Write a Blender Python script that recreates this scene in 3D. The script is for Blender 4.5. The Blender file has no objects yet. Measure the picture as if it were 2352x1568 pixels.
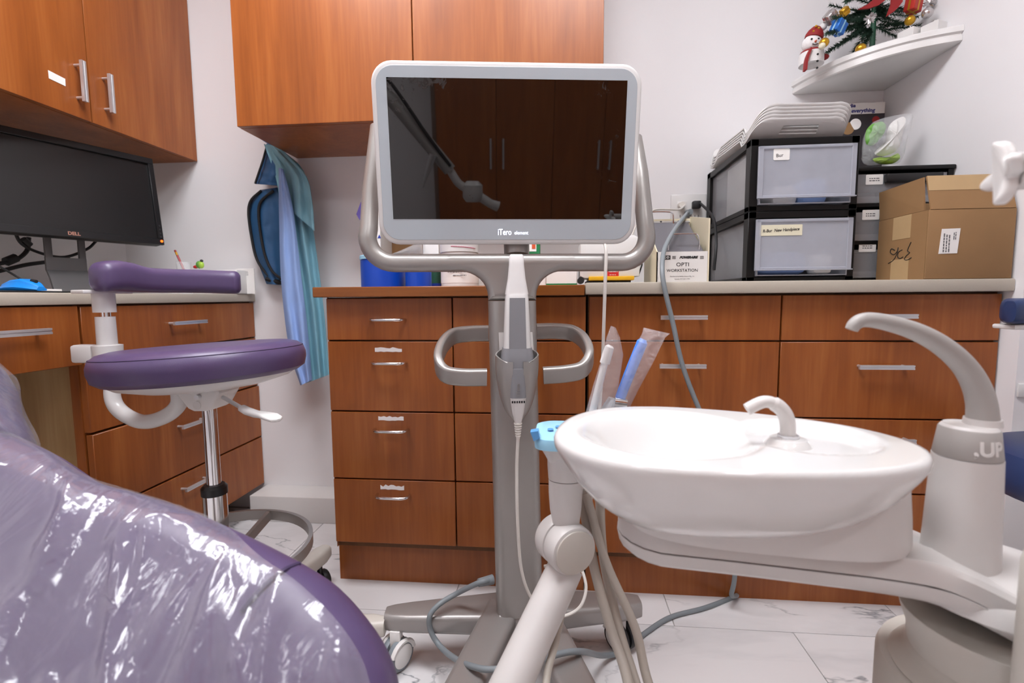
import bpy, bmesh, math, random
from math import sin, cos, pi, radians, sqrt, atan2
from mathutils import Vector, Matrix, noise
random.seed(7)

# ------------------------------------------------------------------ camera
W, HH = 2352, 1568
F = 1130.0
YAW, PIT, ROL = radians(5.45), radians(5.22), radians(-0.44)
CAMH = 0.86
_f = Vector((-sin(YAW)*cos(PIT), cos(YAW)*cos(PIT), -sin(PIT)))
_r0 = Vector((cos(YAW), sin(YAW), 0)); _u0 = _r0.cross(_f)
_r = _r0*cos(ROL) + _u0*sin(ROL); _u = _u0*cos(ROL) - _r0*sin(ROL)
CAM = Vector((0, 0, CAMH))
cd = bpy.data.cameras.new('camera'); cam = bpy.data.objects.new('camera', cd)
bpy.context.scene.collection.objects.link(cam)
cam.matrix_world = Matrix(((_r.x, _u.x, -_f.x, 0), (_r.y, _u.y, -_f.y, 0), (_r.z, _u.z, -_f.z, CAMH), (0, 0, 0, 1)))
cd.sensor_width = 36.0; cd.sensor_fit = 'HORIZONTAL'; cd.lens = 36.0*F/W
cd.clip_start = 0.02; cd.clip_end = 60
cd.dof.use_dof = True; cd.dof.focus_distance = 1.05; cd.dof.aperture_fstop = 4.5
sc = bpy.context.scene
sc.camera = cam

# ------------------------------------------------------------------ world, exposure
wd = bpy.data.worlds.new('world'); sc.world = wd; wd.use_nodes = True
wd.node_tree.nodes['Background'].inputs[0].default_value = (0.9, 0.92, 1.0, 1)
wd.node_tree.nodes['Background'].inputs[1].default_value = 0.25
sc.view_settings.view_transform = 'Standard'; sc.view_settings.look = 'None'
sc.view_settings.gamma = 1.0; sc.view_settings.use_curve_mapping = False
sc.view_settings.exposure = 0.46
CEIL = 2.45
LAMP_POWER = 17.5        # emission strength of the ceiling troffers and the added fill panels
LAMPS = [(-0.74, 0.86, 0.30, 0.30), (0.12, 0.55, 0.30, 0.30), (0.80, -0.80, 0.17, 0.17), (-0.80, -0.80, 0.17, 0.17)]   # x, y, half sizes; last two are unseen panels added as fill light

# ------------------------------------------------------------------ pixel helpers (direction only; depth from the touched plane)
def ray(px, py): return _f + _r*((px-W/2)/F) - _u*((py-HH/2)/F)
def PY(px, py, Y): d = ray(px, py); return CAM + d*(Y/d.y)
def PX(px, py, X): d = ray(px, py); return CAM + d*(X/d.x)
def PZ(px, py, Z): d = ray(px, py); return CAM + d*((Z-CAMH)/d.z)
def PN(px, py, p0, n): d = ray(px, py); return CAM + d*((p0-CAM).dot(n)/d.dot(n))

# ------------------------------------------------------------------ materials
MATS = {}
def srgb(c):
    if isinstance(c, str):
        c = [int(c[i:i+2], 16)/255 for i in (0, 2, 4)]
    return [(x/12.92 if x <= .04045 else ((x+.055)/1.055)**2.4) for x in c] + [1.0]
def newmat(name):
    m = bpy.data.materials.new(name); m.use_nodes = True
    nt = m.node_tree; b = nt.nodes['Principled BSDF']; MATS[name] = m
    return m, nt, b
def mat(name, col, rough=.5, metal=0.0, var=.04, scale=40, bump=0.0, bscale=200, coat=0.0, spec=.5, emis=None, estr=0, trans=0, alpha=1, sheen=0):
    m, nt, b = newmat(name); N, L = nt.nodes, nt.links
    tc = N.new('ShaderNodeTexCoord'); no = N.new('ShaderNodeTexNoise'); no.inputs['Scale'].default_value = scale
    L.new(tc.outputs['Object'], no.inputs['Vector'])
    mx = N.new('ShaderNodeMix'); mx.data_type = 'RGBA'
    c = srgb(col)
    mx.inputs['A'].default_value = [x*(1-var) for x in c[:3]]+[1]; mx.inputs['B'].default_value = [min(1, x*(1+var)) for x in c[:3]]+[1]
    L.new(no.outputs['Fac'], mx.inputs['Factor']); L.new(mx.outputs['Result'], b.inputs['Base Color'])
    b.inputs['Roughness'].default_value = rough; b.inputs['Metallic'].default_value = metal
    b.inputs['Specular IOR Level'].default_value = spec
    if coat: b.inputs['Coat Weight'].default_value = coat; b.inputs['Coat Roughness'].default_value = .08
    if bump:
        n2 = N.new('ShaderNodeTexNoise'); n2.inputs['Scale'].default_value = bscale; n2.inputs['Detail'].default_value = 4
        L.new(tc.outputs['Object'], n2.inputs['Vector'])
        bp = N.new('ShaderNodeBump'); bp.inputs['Strength'].default_value = bump; bp.inputs['Distance'].default_value = .002
        L.new(n2.outputs['Fac'], bp.inputs['Height']); L.new(bp.outputs['Normal'], b.inputs['Normal'])
    if emis: b.inputs['Emission Color'].default_value = srgb(emis); b.inputs['Emission Strength'].default_value = estr
    if trans: b.inputs['Transmission Weight'].default_value = trans
    if alpha < 1: b.inputs['Alpha'].default_value = alpha
    if sheen: b.inputs['Sheen Weight'].default_value = sheen
    return m
def wood(name, dark, mid, light, axis='Z', rough=.34):
    m, nt, b = newmat(name); N, L = nt.nodes, nt.links
    tc = N.new('ShaderNodeTexCoord'); oi = N.new('ShaderNodeObjectInfo')
    add = N.new('ShaderNodeVectorMath'); add.operation = 'ADD'
    mu = N.new('ShaderNodeVectorMath'); mu.operation = 'SCALE'; mu.inputs[0].default_value = (3.1, 4.7, 2.3)
    L.new(oi.outputs['Random'], mu.inputs['Scale'])
    L.new(tc.outputs['Object'], add.inputs[0]); L.new(mu.outputs[0], add.inputs[1])
    def mapping(s):
        mp = N.new('ShaderNodeMapping'); v = [s[0]]*3; v['XYZ'.index(axis)] = s[1]; mp.inputs['Scale'].default_value = v
        L.new(add.outputs[0], mp.inputs['Vector']); return mp
    n1 = N.new('ShaderNodeTexNoise'); n1.inputs['Scale'].default_value = 1; n1.inputs['Detail'].default_value = 5; n1.inputs['Distortion'].default_value = 1.2
    L.new(mapping((9, 1.1)).outputs[0], n1.inputs['Vector'])
    n2 = N.new('ShaderNodeTexNoise'); n2.inputs['Scale'].default_value = 1; n2.inputs['Detail'].default_value = 3
    L.new(mapping((160, 7)).outputs[0], n2.inputs['Vector'])
    w = N.new('ShaderNodeTexNoise'); w.inputs['Scale'].default_value = 1; w.inputs['Detail'].default_value = 2; w.inputs['Distortion'].default_value = 2.5
    L.new(mapping((26, 1.6)).outputs[0], w.inputs['Vector'])
    a1 = N.new('ShaderNodeMath'); a1.operation = 'MULTIPLY_ADD'; a1.inputs[1].default_value = .55
    L.new(n1.outputs['Fac'], a1.inputs[0])
    a2 = N.new('ShaderNodeMath'); a2.operation = 'MULTIPLY'; a2.inputs[1].default_value = .17; L.new(n2.outputs['Fac'], a2.inputs[0])
    a3 = N.new('ShaderNodeMath'); a3.operation = 'MULTIPLY_ADD'; a3.inputs[1].default_value = .28; L.new(w.outputs['Fac'], a3.inputs[0]); L.new(a2.outputs[0], a3.inputs[2])
    L.new(a3.outputs[0], a1.inputs[2])
    cr = N.new('ShaderNodeValToRGB'); e = cr.color_ramp.elements
    e[0].position = .30; e[0].color = srgb(dark); e[1].position = .70; e[1].color = srgb(light)
    k = cr.color_ramp.elements.new(.5); k.color = srgb(mid)
    L.new(a1.outputs[0], cr.inputs[0]); L.new(cr.outputs[0], b.inputs['Base Color'])
    b.inputs['Roughness'].default_value = rough; b.inputs['Specular IOR Level'].default_value = .45
    bp = N.new('ShaderNodeBump'); bp.inputs['Strength'].default_value = .06; bp.inputs['Distance'].default_value = .001
    L.new(n2.outputs['Fac'], bp.inputs['Height']); L.new(bp.outputs['Normal'], b.inputs['Normal'])
    return m
wood('cherry', '7f431c', '965324', 'a96632')
wood('cherry_dark', '5a3416', '68401c', '754a22', rough=.5)  # carcass wood, coloured darker to deepen the shade in gaps between fronts
wood('cherry_x', '7c451b', '8f5423', '9e6330', axis='X')
wood('maple', 'a98455', 'bb9867', 'c8a878', rough=.5)
mat('gap_dark', '1d120c', .8)
mat('wall_paint', 'eceaeb', .55, var=.012, scale=3, bump=.05, bscale=300)
mat('ceiling_paint', 'f2f1ef', .8, var=.01)
mat('white_gloss', 'dedcda', .25, var=.01)
mat('white_semi', 'dcd9d6', .4, var=.01)
mat('white_plastic', 'e6e3e0', .38, var=.015)
mat('ceramic', 'd9d7d5', .08, var=.006, coat=.3)
mat('unit_white', 'd2cecb', .33, var=.01)
mat('unit_cream', 'cac4bb', .38, var=.015)
mat('unit_grey', 'a9a5a1', .45, var=.015)
mat('beige_top', 'b9b0a2', .4, var=.05, scale=260)
mat('silver_paint', 'a19d99', .34, metal=.4, var=.02, bump=.03, bscale=900)
mat('silver_dark', '9a9592', .34, metal=.4, var=.02)
mat('chrome', 'e2e2e4', .12, metal=1, var=.01)
mat('steel', 'dcdcde', .3, metal=.7, var=.03)
mat('purple_vinyl', '57476b', .36, var=.05, scale=60, bump=.10, bscale=900)
mat('purple_seam', '3c2f50', .6)
mat('blue_vinyl', '273a63', .4, var=.04, bump=.08, bscale=900)
mat('black_plastic', '141416', .38, var=.05)
mat('black_matte', '0f0f10', .6, var=.05)
mat('black_rubber', '18181a', .55)
mat('grey_rubber', '7f868c', .5)
mat('grey_cable', '80878b', .45, var=.03)
mat('white_cable', 'e2ddd6', .45)
mat('hose_grey', 'b8b0a5', .42, var=.02)
mat('paper', 'ebe8e4', .7, var=.02)
mat('paper_cream', 'dcd6bd', .7)
mat('cardboard', '93704a', .75, var=.07, scale=18, bump=.05, bscale=400)
mat('cardboard_in', '8d6944', .8, var=.06)
mat('tape', 'b99b72', .45, var=.04)
mat('ink', '1b1a1a', .6)
mat('ink_grey', '6c6a6c', .6)
mat('ink_blue', '3b3f86', .6)
mat('red_label', 'c1201f', .5)
mat('yellow_plastic', 'd9a413', .4)
mat('green_plastic', '5f9a3a', .4)
mat('green_print', '1d7a46', .5)
mat('green_dark', '2c5a44', .5)
mat('lime', 'a8cf4a', .4)
mat('blue_tub', '0c46b8', .35, var=.03)
mat('blue_mouse', '1d8be6', .3)
mat('blue_print', '203a9e', .5)
mat('purple_print', '6a5cb0', .5)
mat('pink_print', 'c45a7c', .5)
mat('navy_cloth', '2a5a86', .5, var=.18, scale=9, bump=.9, bscale=22)
mat('gown_blue', '8eaadd', .75, var=.06, scale=20, bump=.35, bscale=45)
mat('gown_teal', '7eb0c0', .75, var=.08, scale=16, bump=.35, bscale=40)
mat('black_trim', '141417', .7)
mat('film_blue', '9ccfe8', .25, var=.05)
mat('film_blue_dark', '5d9fd8', .25)
mat('tip_blue', '4f8ff0', .35)
mat('tip_white', 'e0dddb', .4)
mat('leaf_green', '22402f', .7, var=.3, scale=90)
mat('red_velvet', '8e1a1c', .7, var=.1)
mat('red_gift', 'b0281c', .4)
mat('gold', 'c99a2c', .3, metal=.7)
mat('silver_foil', 'c9c6c6', .22, metal=.8, bump=.6, bscale=120)
mat('blue_foil', '2b72c9', .3, metal=.3)
mat('snow', 'e9e7e6', .8, bump=.8, bscale=300)
mat('orange_print', 'd2562c', .5)
mat('pencil_red', 'a3262a', .4)
mat('bin_black', '0d0c0c', .42, spec=.3)
mat('stand_grey', '5c5a5a', .45, metal=.3)
mat('bin_film', 'a9abb3', .3, var=.04)
mat('photo_dark', '241e22', .5, var=.5, scale=25)
mat('cream_metal', 'd9cfb4', .45, var=.01)
mat('mesh_grey', '5f5d62', .5, var=.1, scale=300)
mat('maskpaper', 'f2eeec', .7)
mat('led_orange', 'ff6a1a', .4, emis='ff5a14', estr=2.2)
mat('logo_salmon', 'b98472', .4)
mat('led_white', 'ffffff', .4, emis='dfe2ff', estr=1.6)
mat('bezel_glass', 'b4bcc2', .06, var=.004, coat=.4)
m_, nt_, b_ = newmat('screen_glass')
b_.inputs['Base Color'].default_value = (.003, .0026, .0026, 1); b_.inputs['IOR'].default_value = 1.75
_tc = nt_.nodes.new('ShaderNodeTexCoord'); _n1 = nt_.nodes.new('ShaderNodeTexNoise'); _n1.inputs['Scale'].default_value = 55; _n1.inputs['Detail'].default_value = 3; _n1.inputs['Distortion'].default_value = 1.5
_n2 = nt_.nodes.new('ShaderNodeTexNoise'); _n2.inputs['Scale'].default_value = 9
for _n in (_n1, _n2): nt_.links.new(_tc.outputs['Object'], _n.inputs['Vector'])
_m = nt_.nodes.new('ShaderNodeMath'); _m.operation = 'MULTIPLY'; nt_.links.new(_n1.outputs['Fac'], _m.inputs[0]); nt_.links.new(_n2.outputs['Fac'], _m.inputs[1])
_r1 = nt_.nodes.new('ShaderNodeMapRange'); _r1.inputs['From Min'].default_value = .36; _r1.inputs['From Max'].default_value = .44; _r1.inputs['To Min'].default_value = .02; _r1.inputs['To Max'].default_value = .35
nt_.links.new(_m.outputs[0], _r1.inputs['Value']); nt_.links.new(_r1.outputs[0], b_.inputs['Roughness'])
mat('wand_grey', '86868a', .42)
mat('screen_matte', '1a1a1b', .33, var=.12, scale=5)
mat('dark_lens', '3a3a3c', .3)
mat('light_panel', 'ffffff', .5, emis='f7f8fd', estr=LAMP_POWER)
# translucent bin plastic: frosted film you can see into
def frosted(name, col, alpha, rough=.25, bump=0):
    m, nt, b = newmat(name); N, L = nt.nodes, nt.links
    tr = N.new('ShaderNodeBsdfTransparent'); mx = N.new('ShaderNodeMixShader'); out = N['Material Output']
    tc = N.new('ShaderNodeTexCoord'); no = N.new('ShaderNodeTexNoise'); no.inputs['Scale'].default_value = 14; no.inputs['Detail'].default_value = 3
    L.new(tc.outputs['Object'], no.inputs['Vector'])
    mr = N.new('ShaderNodeMapRange'); mr.inputs['To Min'].default_value = alpha-.08; mr.inputs['To Max'].default_value = alpha+.08
    L.new(no.outputs['Fac'], mr.inputs['Value'])
    b.inputs['Base Color'].default_value = srgb(col); b.inputs['Roughness'].default_value = rough
    if bump:
        n2 = N.new('ShaderNodeTexNoise'); n2.inputs['Scale'].default_value = 45; n2.inputs['Distortion'].default_value = 2; L.new(tc.outputs['Object'], n2.inputs['Vector'])
        bp = N.new('ShaderNodeBump'); bp.inputs['Strength'].default_value = bump; bp.inputs['Distance'].default_value = .006; L.new(n2.outputs['Fac'], bp.inputs['Height']); L.new(bp.outputs['Normal'], b.inputs['Normal'])
    L.new(mr.outputs[0], mx.inputs[0]); L.new(tr.outputs[0], mx.inputs[1]); L.new(b.outputs[0], mx.inputs[2]); L.new(mx.outputs[0], out.inputs['Surface'])
    return m
frosted('bin_clear', 'c6c8d2', .5)
frosted('bag_clear', 'eef0f2', .24, .1, .8)
frosted('sleeve_clear', 'e0d8d8', .26, .1, .9)
frosted('bin_side', 'a8a8ac', .42)
# crinkled clear film over the chair
def film(name):
    m, nt, b = newmat(name); N, L = nt.nodes, nt.links
    tr = N.new('ShaderNodeBsdfTransparent'); gl = N.new('ShaderNodeBsdfGlossy'); gl.inputs['Roughness'].default_value = .16
    df = N.new('ShaderNodeBsdfDiffuse'); df.inputs['Color'].default_value = (.82, .82, .88, 1)
    lw = N.new('ShaderNodeLayerWeight'); lw.inputs['Blend'].default_value = .35
    tc = N.new('ShaderNodeTexCoord'); mp = N.new('ShaderNodeMapping'); mp.inputs['Scale'].default_value = (9, 3, 5)
    L.new(tc.outputs['Object'], mp.inputs['Vector'])
    no = N.new('ShaderNodeTexNoise'); no.inputs['Scale'].default_value = 2.2; no.inputs['Detail'].default_value = 4; no.inputs['Distortion'].default_value = 1.5
    L.new(mp.outputs[0], no.inputs['Vector'])
    bp = N.new('ShaderNodeBump'); bp.inputs['Strength'].default_value = .5; bp.inputs['Distance'].default_value = .008
    L.new(no.outputs['Fac'], bp.inputs['Height'])
    for s in (gl, lw): L.new(bp.outputs['Normal'], s.inputs['Normal'])
    m1 = N.new('ShaderNodeMixShader'); mr = N.new('ShaderNodeMapRange'); mr.inputs['To Min'].default_value = .04; mr.inputs['To Max'].default_value = .40
    L.new(lw.outputs['Facing'], mr.inputs['Value'])
    m2 = N.new('ShaderNodeMixShader'); m2.inputs[0].default_value = .11
    L.new(tr.outputs[0], m2.inputs[1]); L.new(df.outputs[0], m2.inputs[2])
    L.new(mr.outputs[0], m1.inputs[0]); L.new(m2.outputs[0], m1.inputs[1]); L.new(gl.outputs[0], m1.inputs[2])
    L.new(m1.outputs[0], N['Material Output'].inputs['Surface'])
    return m
film('clear_film')
def marble(name):
    m, nt, b = newmat(name); N, L = nt.nodes, nt.links
    tc = N.new('ShaderNodeTexCoord'); oi = N.new('ShaderNodeObjectInfo')
    mu = N.new('ShaderNodeVectorMath'); mu.operation = 'SCALE'; mu.inputs[0].default_value = (13, 7, 5); L.new(oi.outputs['Random'], mu.inputs['Scale'])
    ad = N.new('ShaderNodeVectorMath'); L.new(tc.outputs['Object'], ad.inputs[0]); L.new(mu.outputs[0], ad.inputs[1])
    def vein(scale, dist, width):
        n = N.new('ShaderNodeTexNoise'); n.inputs['Scale'].default_value = scale; n.inputs['Detail'].default_value = 6; n.inputs['Distortion'].default_value = dist; n.inputs['Roughness'].default_value = .55
        mp = N.new('ShaderNodeMapping'); mp.inputs['Rotation'].default_value = (0, 0, .8); mp.inputs['Scale'].default_value = (1, 2.4, 1)
        L.new(ad.outputs[0], mp.inputs['Vector']); L.new(mp.outputs[0], n.inputs['Vector'])
        s = N.new('ShaderNodeMath'); s.operation = 'SUBTRACT'; s.inputs[1].default_value = .5; L.new(n.outputs['Fac'], s.inputs[0])
        a = N.new('ShaderNodeMath'); a.operation = 'ABSOLUTE'; L.new(s.outputs[0], a.inputs[0])
        r = N.new('ShaderNodeMapRange'); r.inputs['From Max'].default_value = width; r.inputs['To Min'].default_value = 1; r.inputs['To Max'].default_value = 0
        L.new(a.outputs[0], r.inputs['Value']); return r.outputs[0]
    v1 = vein(1.5, .35, .010); v2 = vein(1.0, .5, .06)
    n3 = N.new('ShaderNodeTexNoise'); n3.inputs['Scale'].default_value = 4; L.new(ad.outputs[0], n3.inputs['Vector'])
    r3 = N.new('ShaderNodeMapRange'); r3.inputs['From Min'].default_value = .45; r3.inputs['From Max'].default_value = .62; L.new(n3.outputs['Fac'], r3.inputs['Value'])
    p1 = N.new('ShaderNodeMath'); p1.operation = 'MULTIPLY'; L.new(v1, p1.inputs[0]); L.new(r3.outputs[0], p1.inputs[1])
    p2 = N.new('ShaderNodeMath'); p2.operation = 'MULTIPLY'; p2.inputs[1].default_value = .16; L.new(v2, p2.inputs[0])
    s = N.new('ShaderNodeMath'); s.operation = 'MULTIPLY_ADD'; s.inputs[1].default_value = .75; s.use_clamp = True; L.new(p1.outputs[0], s.inputs[0]); L.new(p2.outputs[0], s.inputs[2])
    mx = N.new('ShaderNodeMix'); mx.data_type = 'RGBA'; mx.inputs['A'].default_value = srgb('e2dfdf'); mx.inputs['B'].default_value = srgb('6f7378')
    L.new(s.outputs[0], mx.inputs['Factor']); L.new(mx.outputs['Result'], b.inputs['Base Color'])
    b.inputs['Roughness'].default_value = .22
    return m
marble('marble_tile')

# ------------------------------------------------------------------ geometry helpers
COL = sc.collection
MW = {}
def cr(pts, n=8, closed=False):
    pts = [Vector(p) for p in pts]; out = []
    N_ = len(pts)
    rng = range(N_) if closed else range(N_-1)
    for i in rng:
        p1, p2 = pts[i], pts[(i+1) % N_]
        p0 = pts[i-1] if (closed or i > 0) else p1*2-p2
        p3 = pts[(i+2) % N_] if (closed or i+2 < N_) else p2*2-p1
        for k in range(n):
            t = k/n
            out.append(.5*((2*p1)+(p2-p0)*t+(2*p0-5*p1+4*p2-p3)*t*t+(3*p1-p0-3*p2+p3)*t**3))
    if not closed: out.append(pts[-1])
    return out
def rr(w, h, r, n=5):
    o = []
    for cx, cy, a0 in ((w/2-r, h/2-r, 0), (-w/2+r, h/2-r, pi/2), (-w/2+r, -h/2+r, pi), (w/2-r, -h/2+r, 3*pi/2)):
        for k in range(n+1):
            a = a0+k*pi/2/n; o.append((cx+r*cos(a), cy+r*sin(a)))
    return o
def frame(o, x, y):     # matrix with given origin, x axis, y axis (z = x cross y)
    x = Vector(x).normalized(); z = x.cross(Vector(y)).normalized(); y = z.cross(x)
    return Matrix(((x.x, y.x, z.x, o[0]), (x.y, y.y, z.y, o[1]), (x.z, y.z, z.z, o[2]), (0, 0, 0, 1)))
class G:
    def __init__(s): s.bm = bmesh.new()
    def _merge(s, b, M=None):
        if M is not None: bmesh.ops.transform(b, matrix=M, verts=b.verts)
        me = bpy.data.meshes.new('t'); b.to_mesh(me); b.free(); s.bm.from_mesh(me); bpy.data.meshes.remove(me); return s
    def box(s, x0, x1, y0, y1, z0, z1, bev=0, seg=2, M=None):
        b = bmesh.new(); bmesh.ops.create_cube(b, size=1)
        for v in b.verts: v.co = Vector(((x0+x1)/2+v.co.x*(x1-x0), (y0+y1)/2+v.co.y*(y1-y0), (z0+z1)/2+v.co.z*(z1-z0)))
        if bev: bmesh.ops.bevel(b, geom=b.edges[:], offset=bev, segments=seg, profile=.5, affect='EDGES')
        return s._merge(b, M)
    def faces(s, verts, faces, M=None):
        b = bmesh.new(); vs = [b.verts.new(v) for v in verts]
        for f in faces:
            try: b.faces.new([vs[i] for i in f])
            except ValueError: pass
        return s._merge(b, M)
    def loft(s, rings, cap=True, closed=True, M=None, ringclosed=False):
        n = len(rings[0]); vs = [p for r in rings for p in r]; fs = []
        m = len(rings)
        for i in range(m if ringclosed else m-1):
            j2 = (i+1) % m
            for j in range(n if closed else n-1):
                k = (j+1) % n; fs.append((i*n+j, i*n+k, j2*n+k, j2*n+j))
        if cap and not ringclosed:
            fs.append(tuple(range(n-1, -1, -1))); fs.append(tuple((m-1)*n+j for j in range(n)))
        b = bmesh.new(); bv = [b.verts.new(v) for v in vs]
        for f in fs:
            try: b.faces.new([bv[i] for i in f])
            except ValueError: pass
        bmesh.ops.recalc_face_normals(b, faces=b.faces[:])
        return s._merge(b, M)
    def tube(s, pts, r, seg=12, cap=True, closed=False, M=None, prof=None, up=None):
        pts = [Vector(p) for p in pts]; n = len(pts)
        rs = r if isinstance(r, (list, tuple)) else [r]*n
        if len(rs) != n: rs = [rs[0]+(rs[-1]-rs[0])*i/(n-1) for i in range(n)] if len(rs) == 2 else [rs[min(len(rs)-1, int(i*len(rs)/n))] for i in range(n)]
        T = []
        for i in range(n):
            a = pts[i-1] if (i > 0 or closed) else pts[i]; c = pts[(i+1) % n] if (i < n-1 or closed) else pts[i]
            T.append((c-a).normalized())
        u = Vector(up) if up else (Vector((0, 0, 1)) if abs(T[0].z) < .9 else Vector((1, 0, 0)))
        rings = []
        for i in range(n):
            if up: u = Vector(up)
            u = (u-T[i]*u.dot(T[i])).normalized(); v = T[i].cross(u)
            if prof: rings.append([pts[i]+v*(a*rs[i])+u*(b*rs[i]) for a, b in prof])
            else: rings.append([pts[i]+(u*cos(2*pi*k/seg)+v*sin(2*pi*k/seg))*rs[i] for k in range(seg)])
        return s.loft(rings, cap=cap, M=M, ringclosed=closed)
    def cyl(s, p0, p1, r0, r1=None, seg=24):
        return s.tube([p0, p1], [r0, r0 if r1 is None else r1], seg=seg)
    def lathe(s, prof, seg=32, M=None, c=(0, 0, 0)):
        rings = []
        for r, z in prof:
            rings.append([(c[0]+max(r, 1e-4)*cos(2*pi*k/seg), c[1]+max(r, 1e-4)*sin(2*pi*k/seg), c[2]+z) for k in range(seg)])
        return s.loft(rings, cap=True, M=M)
    def prism(s, poly, d0, d1, M=None, bev=0, seg=2):
        b = bmesh.new(); n = len(poly)
        v0 = [b.verts.new((p[0], p[1], d0)) for p in poly]; v1 = [b.verts.new((p[0], p[1], d1)) for p in poly]
        for i in range(n):
            k = (i+1) % n; b.faces.new((v0[i], v0[k], v1[k], v1[i]))
        f0 = b.faces.new(v0[::-1]); f1 = b.faces.new(v1)
        bmesh.ops.recalc_face_normals(b, faces=b.faces[:])
        if bev:
            es = [e for e in b.edges if any(f in e.link_faces for f in (f0, f1))]
            bmesh.ops.bevel(b, geom=es, offset=bev, segments=seg, profile=.5, affect='EDGES')
        return s._merge(b, M)
    def ball(s, c, r, sub=2, sc_=(1, 1, 1)):
        b = bmesh.new(); bmesh.ops.create_icosphere(b, subdivisions=sub, radius=1)
        for v in b.verts: v.co = Vector(c)+Vector((v.co.x*r*sc_[0], v.co.y*r*sc_[1], v.co.z*r*sc_[2]))
        return s._merge(b)
    def sheet(s, rows, th, nrm):    # rows of points -> thick sheet
        nrm = Vector(nrm).normalized()*th
        m, n = len(rows), len(rows[0])
        A = [Vector(p) for r in rows for p in r]; B = [p+nrm for p in A]; fs = []
        o = m*n
        for i in range(m-1):
            for j in range(n-1):
                a, b_, c, d = i*n+j, i*n+j+1, (i+1)*n+j+1, (i+1)*n+j
                fs += [(a, b_, c, d), (o+d, o+c, o+b_, o+a)]
        loop = [j for j in range(n)]+[i*n+n-1 for i in range(1, m)]+[(m-1)*n+j for j in range(n-2, -1, -1)]+[i*n for i in range(m-2, 0, -1)]
        for k in range(len(loop)):
            a, b_ = loop[k], loop[(k+1) % len(loop)]; fs.append((b_, a, o+a, o+b_))
        b = bmesh.new(); bv = [b.verts.new(v) for v in A+B]
        for f in fs: b.faces.new([bv[i] for i in f])
        bmesh.ops.recalc_face_normals(b, faces=b.faces[:])
        return s._merge(b)
    def obj(s, name, m, parent=None, label=None, cat=None, group=None, kind=None, smooth=40, sub=0):
        me = bpy.data.meshes.new(name); s.bm.to_mesh(me); s.bm.free()
        if parent is not None: me.transform(MW[parent.name].inverted())
        for p in me.polygons: p.use_smooth = bool(smooth)
        if smooth: me.set_sharp_from_angle(angle=radians(smooth))
        me.materials.append(MATS[m])
        o = bpy.data.objects.new(name, me); COL.objects.link(o)
        if parent is not None: o.parent = parent; MW[o.name] = MW[parent.name].copy()
        else:
            # origin at the base centre of the mesh
            zs = [v.co.z for v in me.vertices]; xs = [v.co.x for v in me.vertices]; ys = [v.co.y for v in me.vertices]
            c = Vector(((min(xs)+max(xs))/2, (min(ys)+max(ys))/2, min(zs)))
            me.transform(Matrix.Translation(-c)); o.location = c; MW[o.name] = Matrix.Translation(c)
        if sub: md = o.modifiers.new('subd', 'SUBSURF'); md.levels = sub; md.render_levels = sub
        tag(o, label, cat, group, kind); return o
def tag(o, label=None, cat=None, group=None, kind=None):
    for k, v in (('label', label), ('category', cat), ('group', group), ('kind', kind)):
        if v: o[k] = v
def root(name, label, cat, loc, group=None, rz=0):
    e = bpy.data.objects.new(name, None); COL.objects.link(e); e.empty_display_size = .05
    e.location = loc; e.rotation_euler = (0, 0, rz)
    MW[e.name] = Matrix.Translation(Vector(loc)) @ Matrix.Rotation(rz, 4, 'Z')
    tag(e, label, cat, group); return e
def text(s, size, o, x, y, m, parent, name='lettering', align='CENTER', ext=.0003, shear=0, off=0, sx=1):
    cu = bpy.data.curves.new('t', 'FONT'); cu.body = s; cu.size = size; cu.align_x = align; cu.align_y = 'CENTER'
    cu.extrude = ext; cu.shear = shear; cu.offset = off; cu.resolution_u = 3
    ob = bpy.data.objects.new('t', cu); COL.objects.link(ob)
    me = bpy.data.meshes.new_from_object(ob.evaluated_get(bpy.context.evaluated_depsgraph_get()))
    bpy.data.objects.remove(ob); bpy.data.curves.remove(cu)
    me.transform(frame(o, x, y) @ Matrix.Diagonal((sx, 1, 1, 1)))
    g = G(); g.bm.from_mesh(me); bpy.data.meshes.remove(me)
    return g.obj(name, m, parent, smooth=0)
def squiggle(n, w, h, o, x, y, m, parent, name='print_line', seed=0, th=.0004):
    # a few flat print bars standing for small unreadable type: irregular dashes
    rnd = random.Random(seed); g = G(); M = frame(o, x, y)
    for i in range(n):
        yy = h/2-(i+.5)*h/n; xx = -w/2
        while xx < w/2-.002:
            l = rnd.uniform(.003, .009); l = min(l, w/2-xx)
            g.box(xx, xx+l, yy-h/n*.22, yy+h/n*.22, 0, th, M=M); xx += l+.0018
    return g.obj(name, m, parent, smooth=0)


# ================================================================== THE ROOM
YB, XL, XR, YR = 1.855, -1.74, 1.10, 1.285      # back wall, left wall, right wall, outer corner of the right wall
BACK, RIGHT2 = -1.70, 2.30
g = G().box(XL-.1, RIGHT2+.1, BACK-.1, YB+.1, -.10, -.003)
floor = g.obj('floor', 'unit_grey', kind='structure', smooth=0)
ts, gp = .60, .0012
row = 0; y1 = YB
for (ya, yb_) in [(1.247, 1.847)]+[(1.247-.6*(k+1), 1.247-.6*k) for k in range(5)]:
    off = .302 if row % 2 == 0 else .597
    k0 = math.floor((XL-off)/.6)
    for k in range(k0, k0+9):
        a, b_ = max(XL, off+k*.6), min(RIGHT2, off+(k+1)*.6)
        if b_-a < .02: continue
        ya2 = max(BACK, ya)
        if yb_-ya2 < .02: continue
        G().box(a+gp, b_-gp, ya2+gp, yb_-gp, -.004, 0, bev=.0006, seg=1).obj('tile', 'marble_tile', floor, smooth=0)
    row += 1
G().box(XL-.1, RIGHT2+.1, YB, YB+.1, 0, CEIL).obj('wall_back', 'wall_paint', kind='structure', smooth=0)
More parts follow.
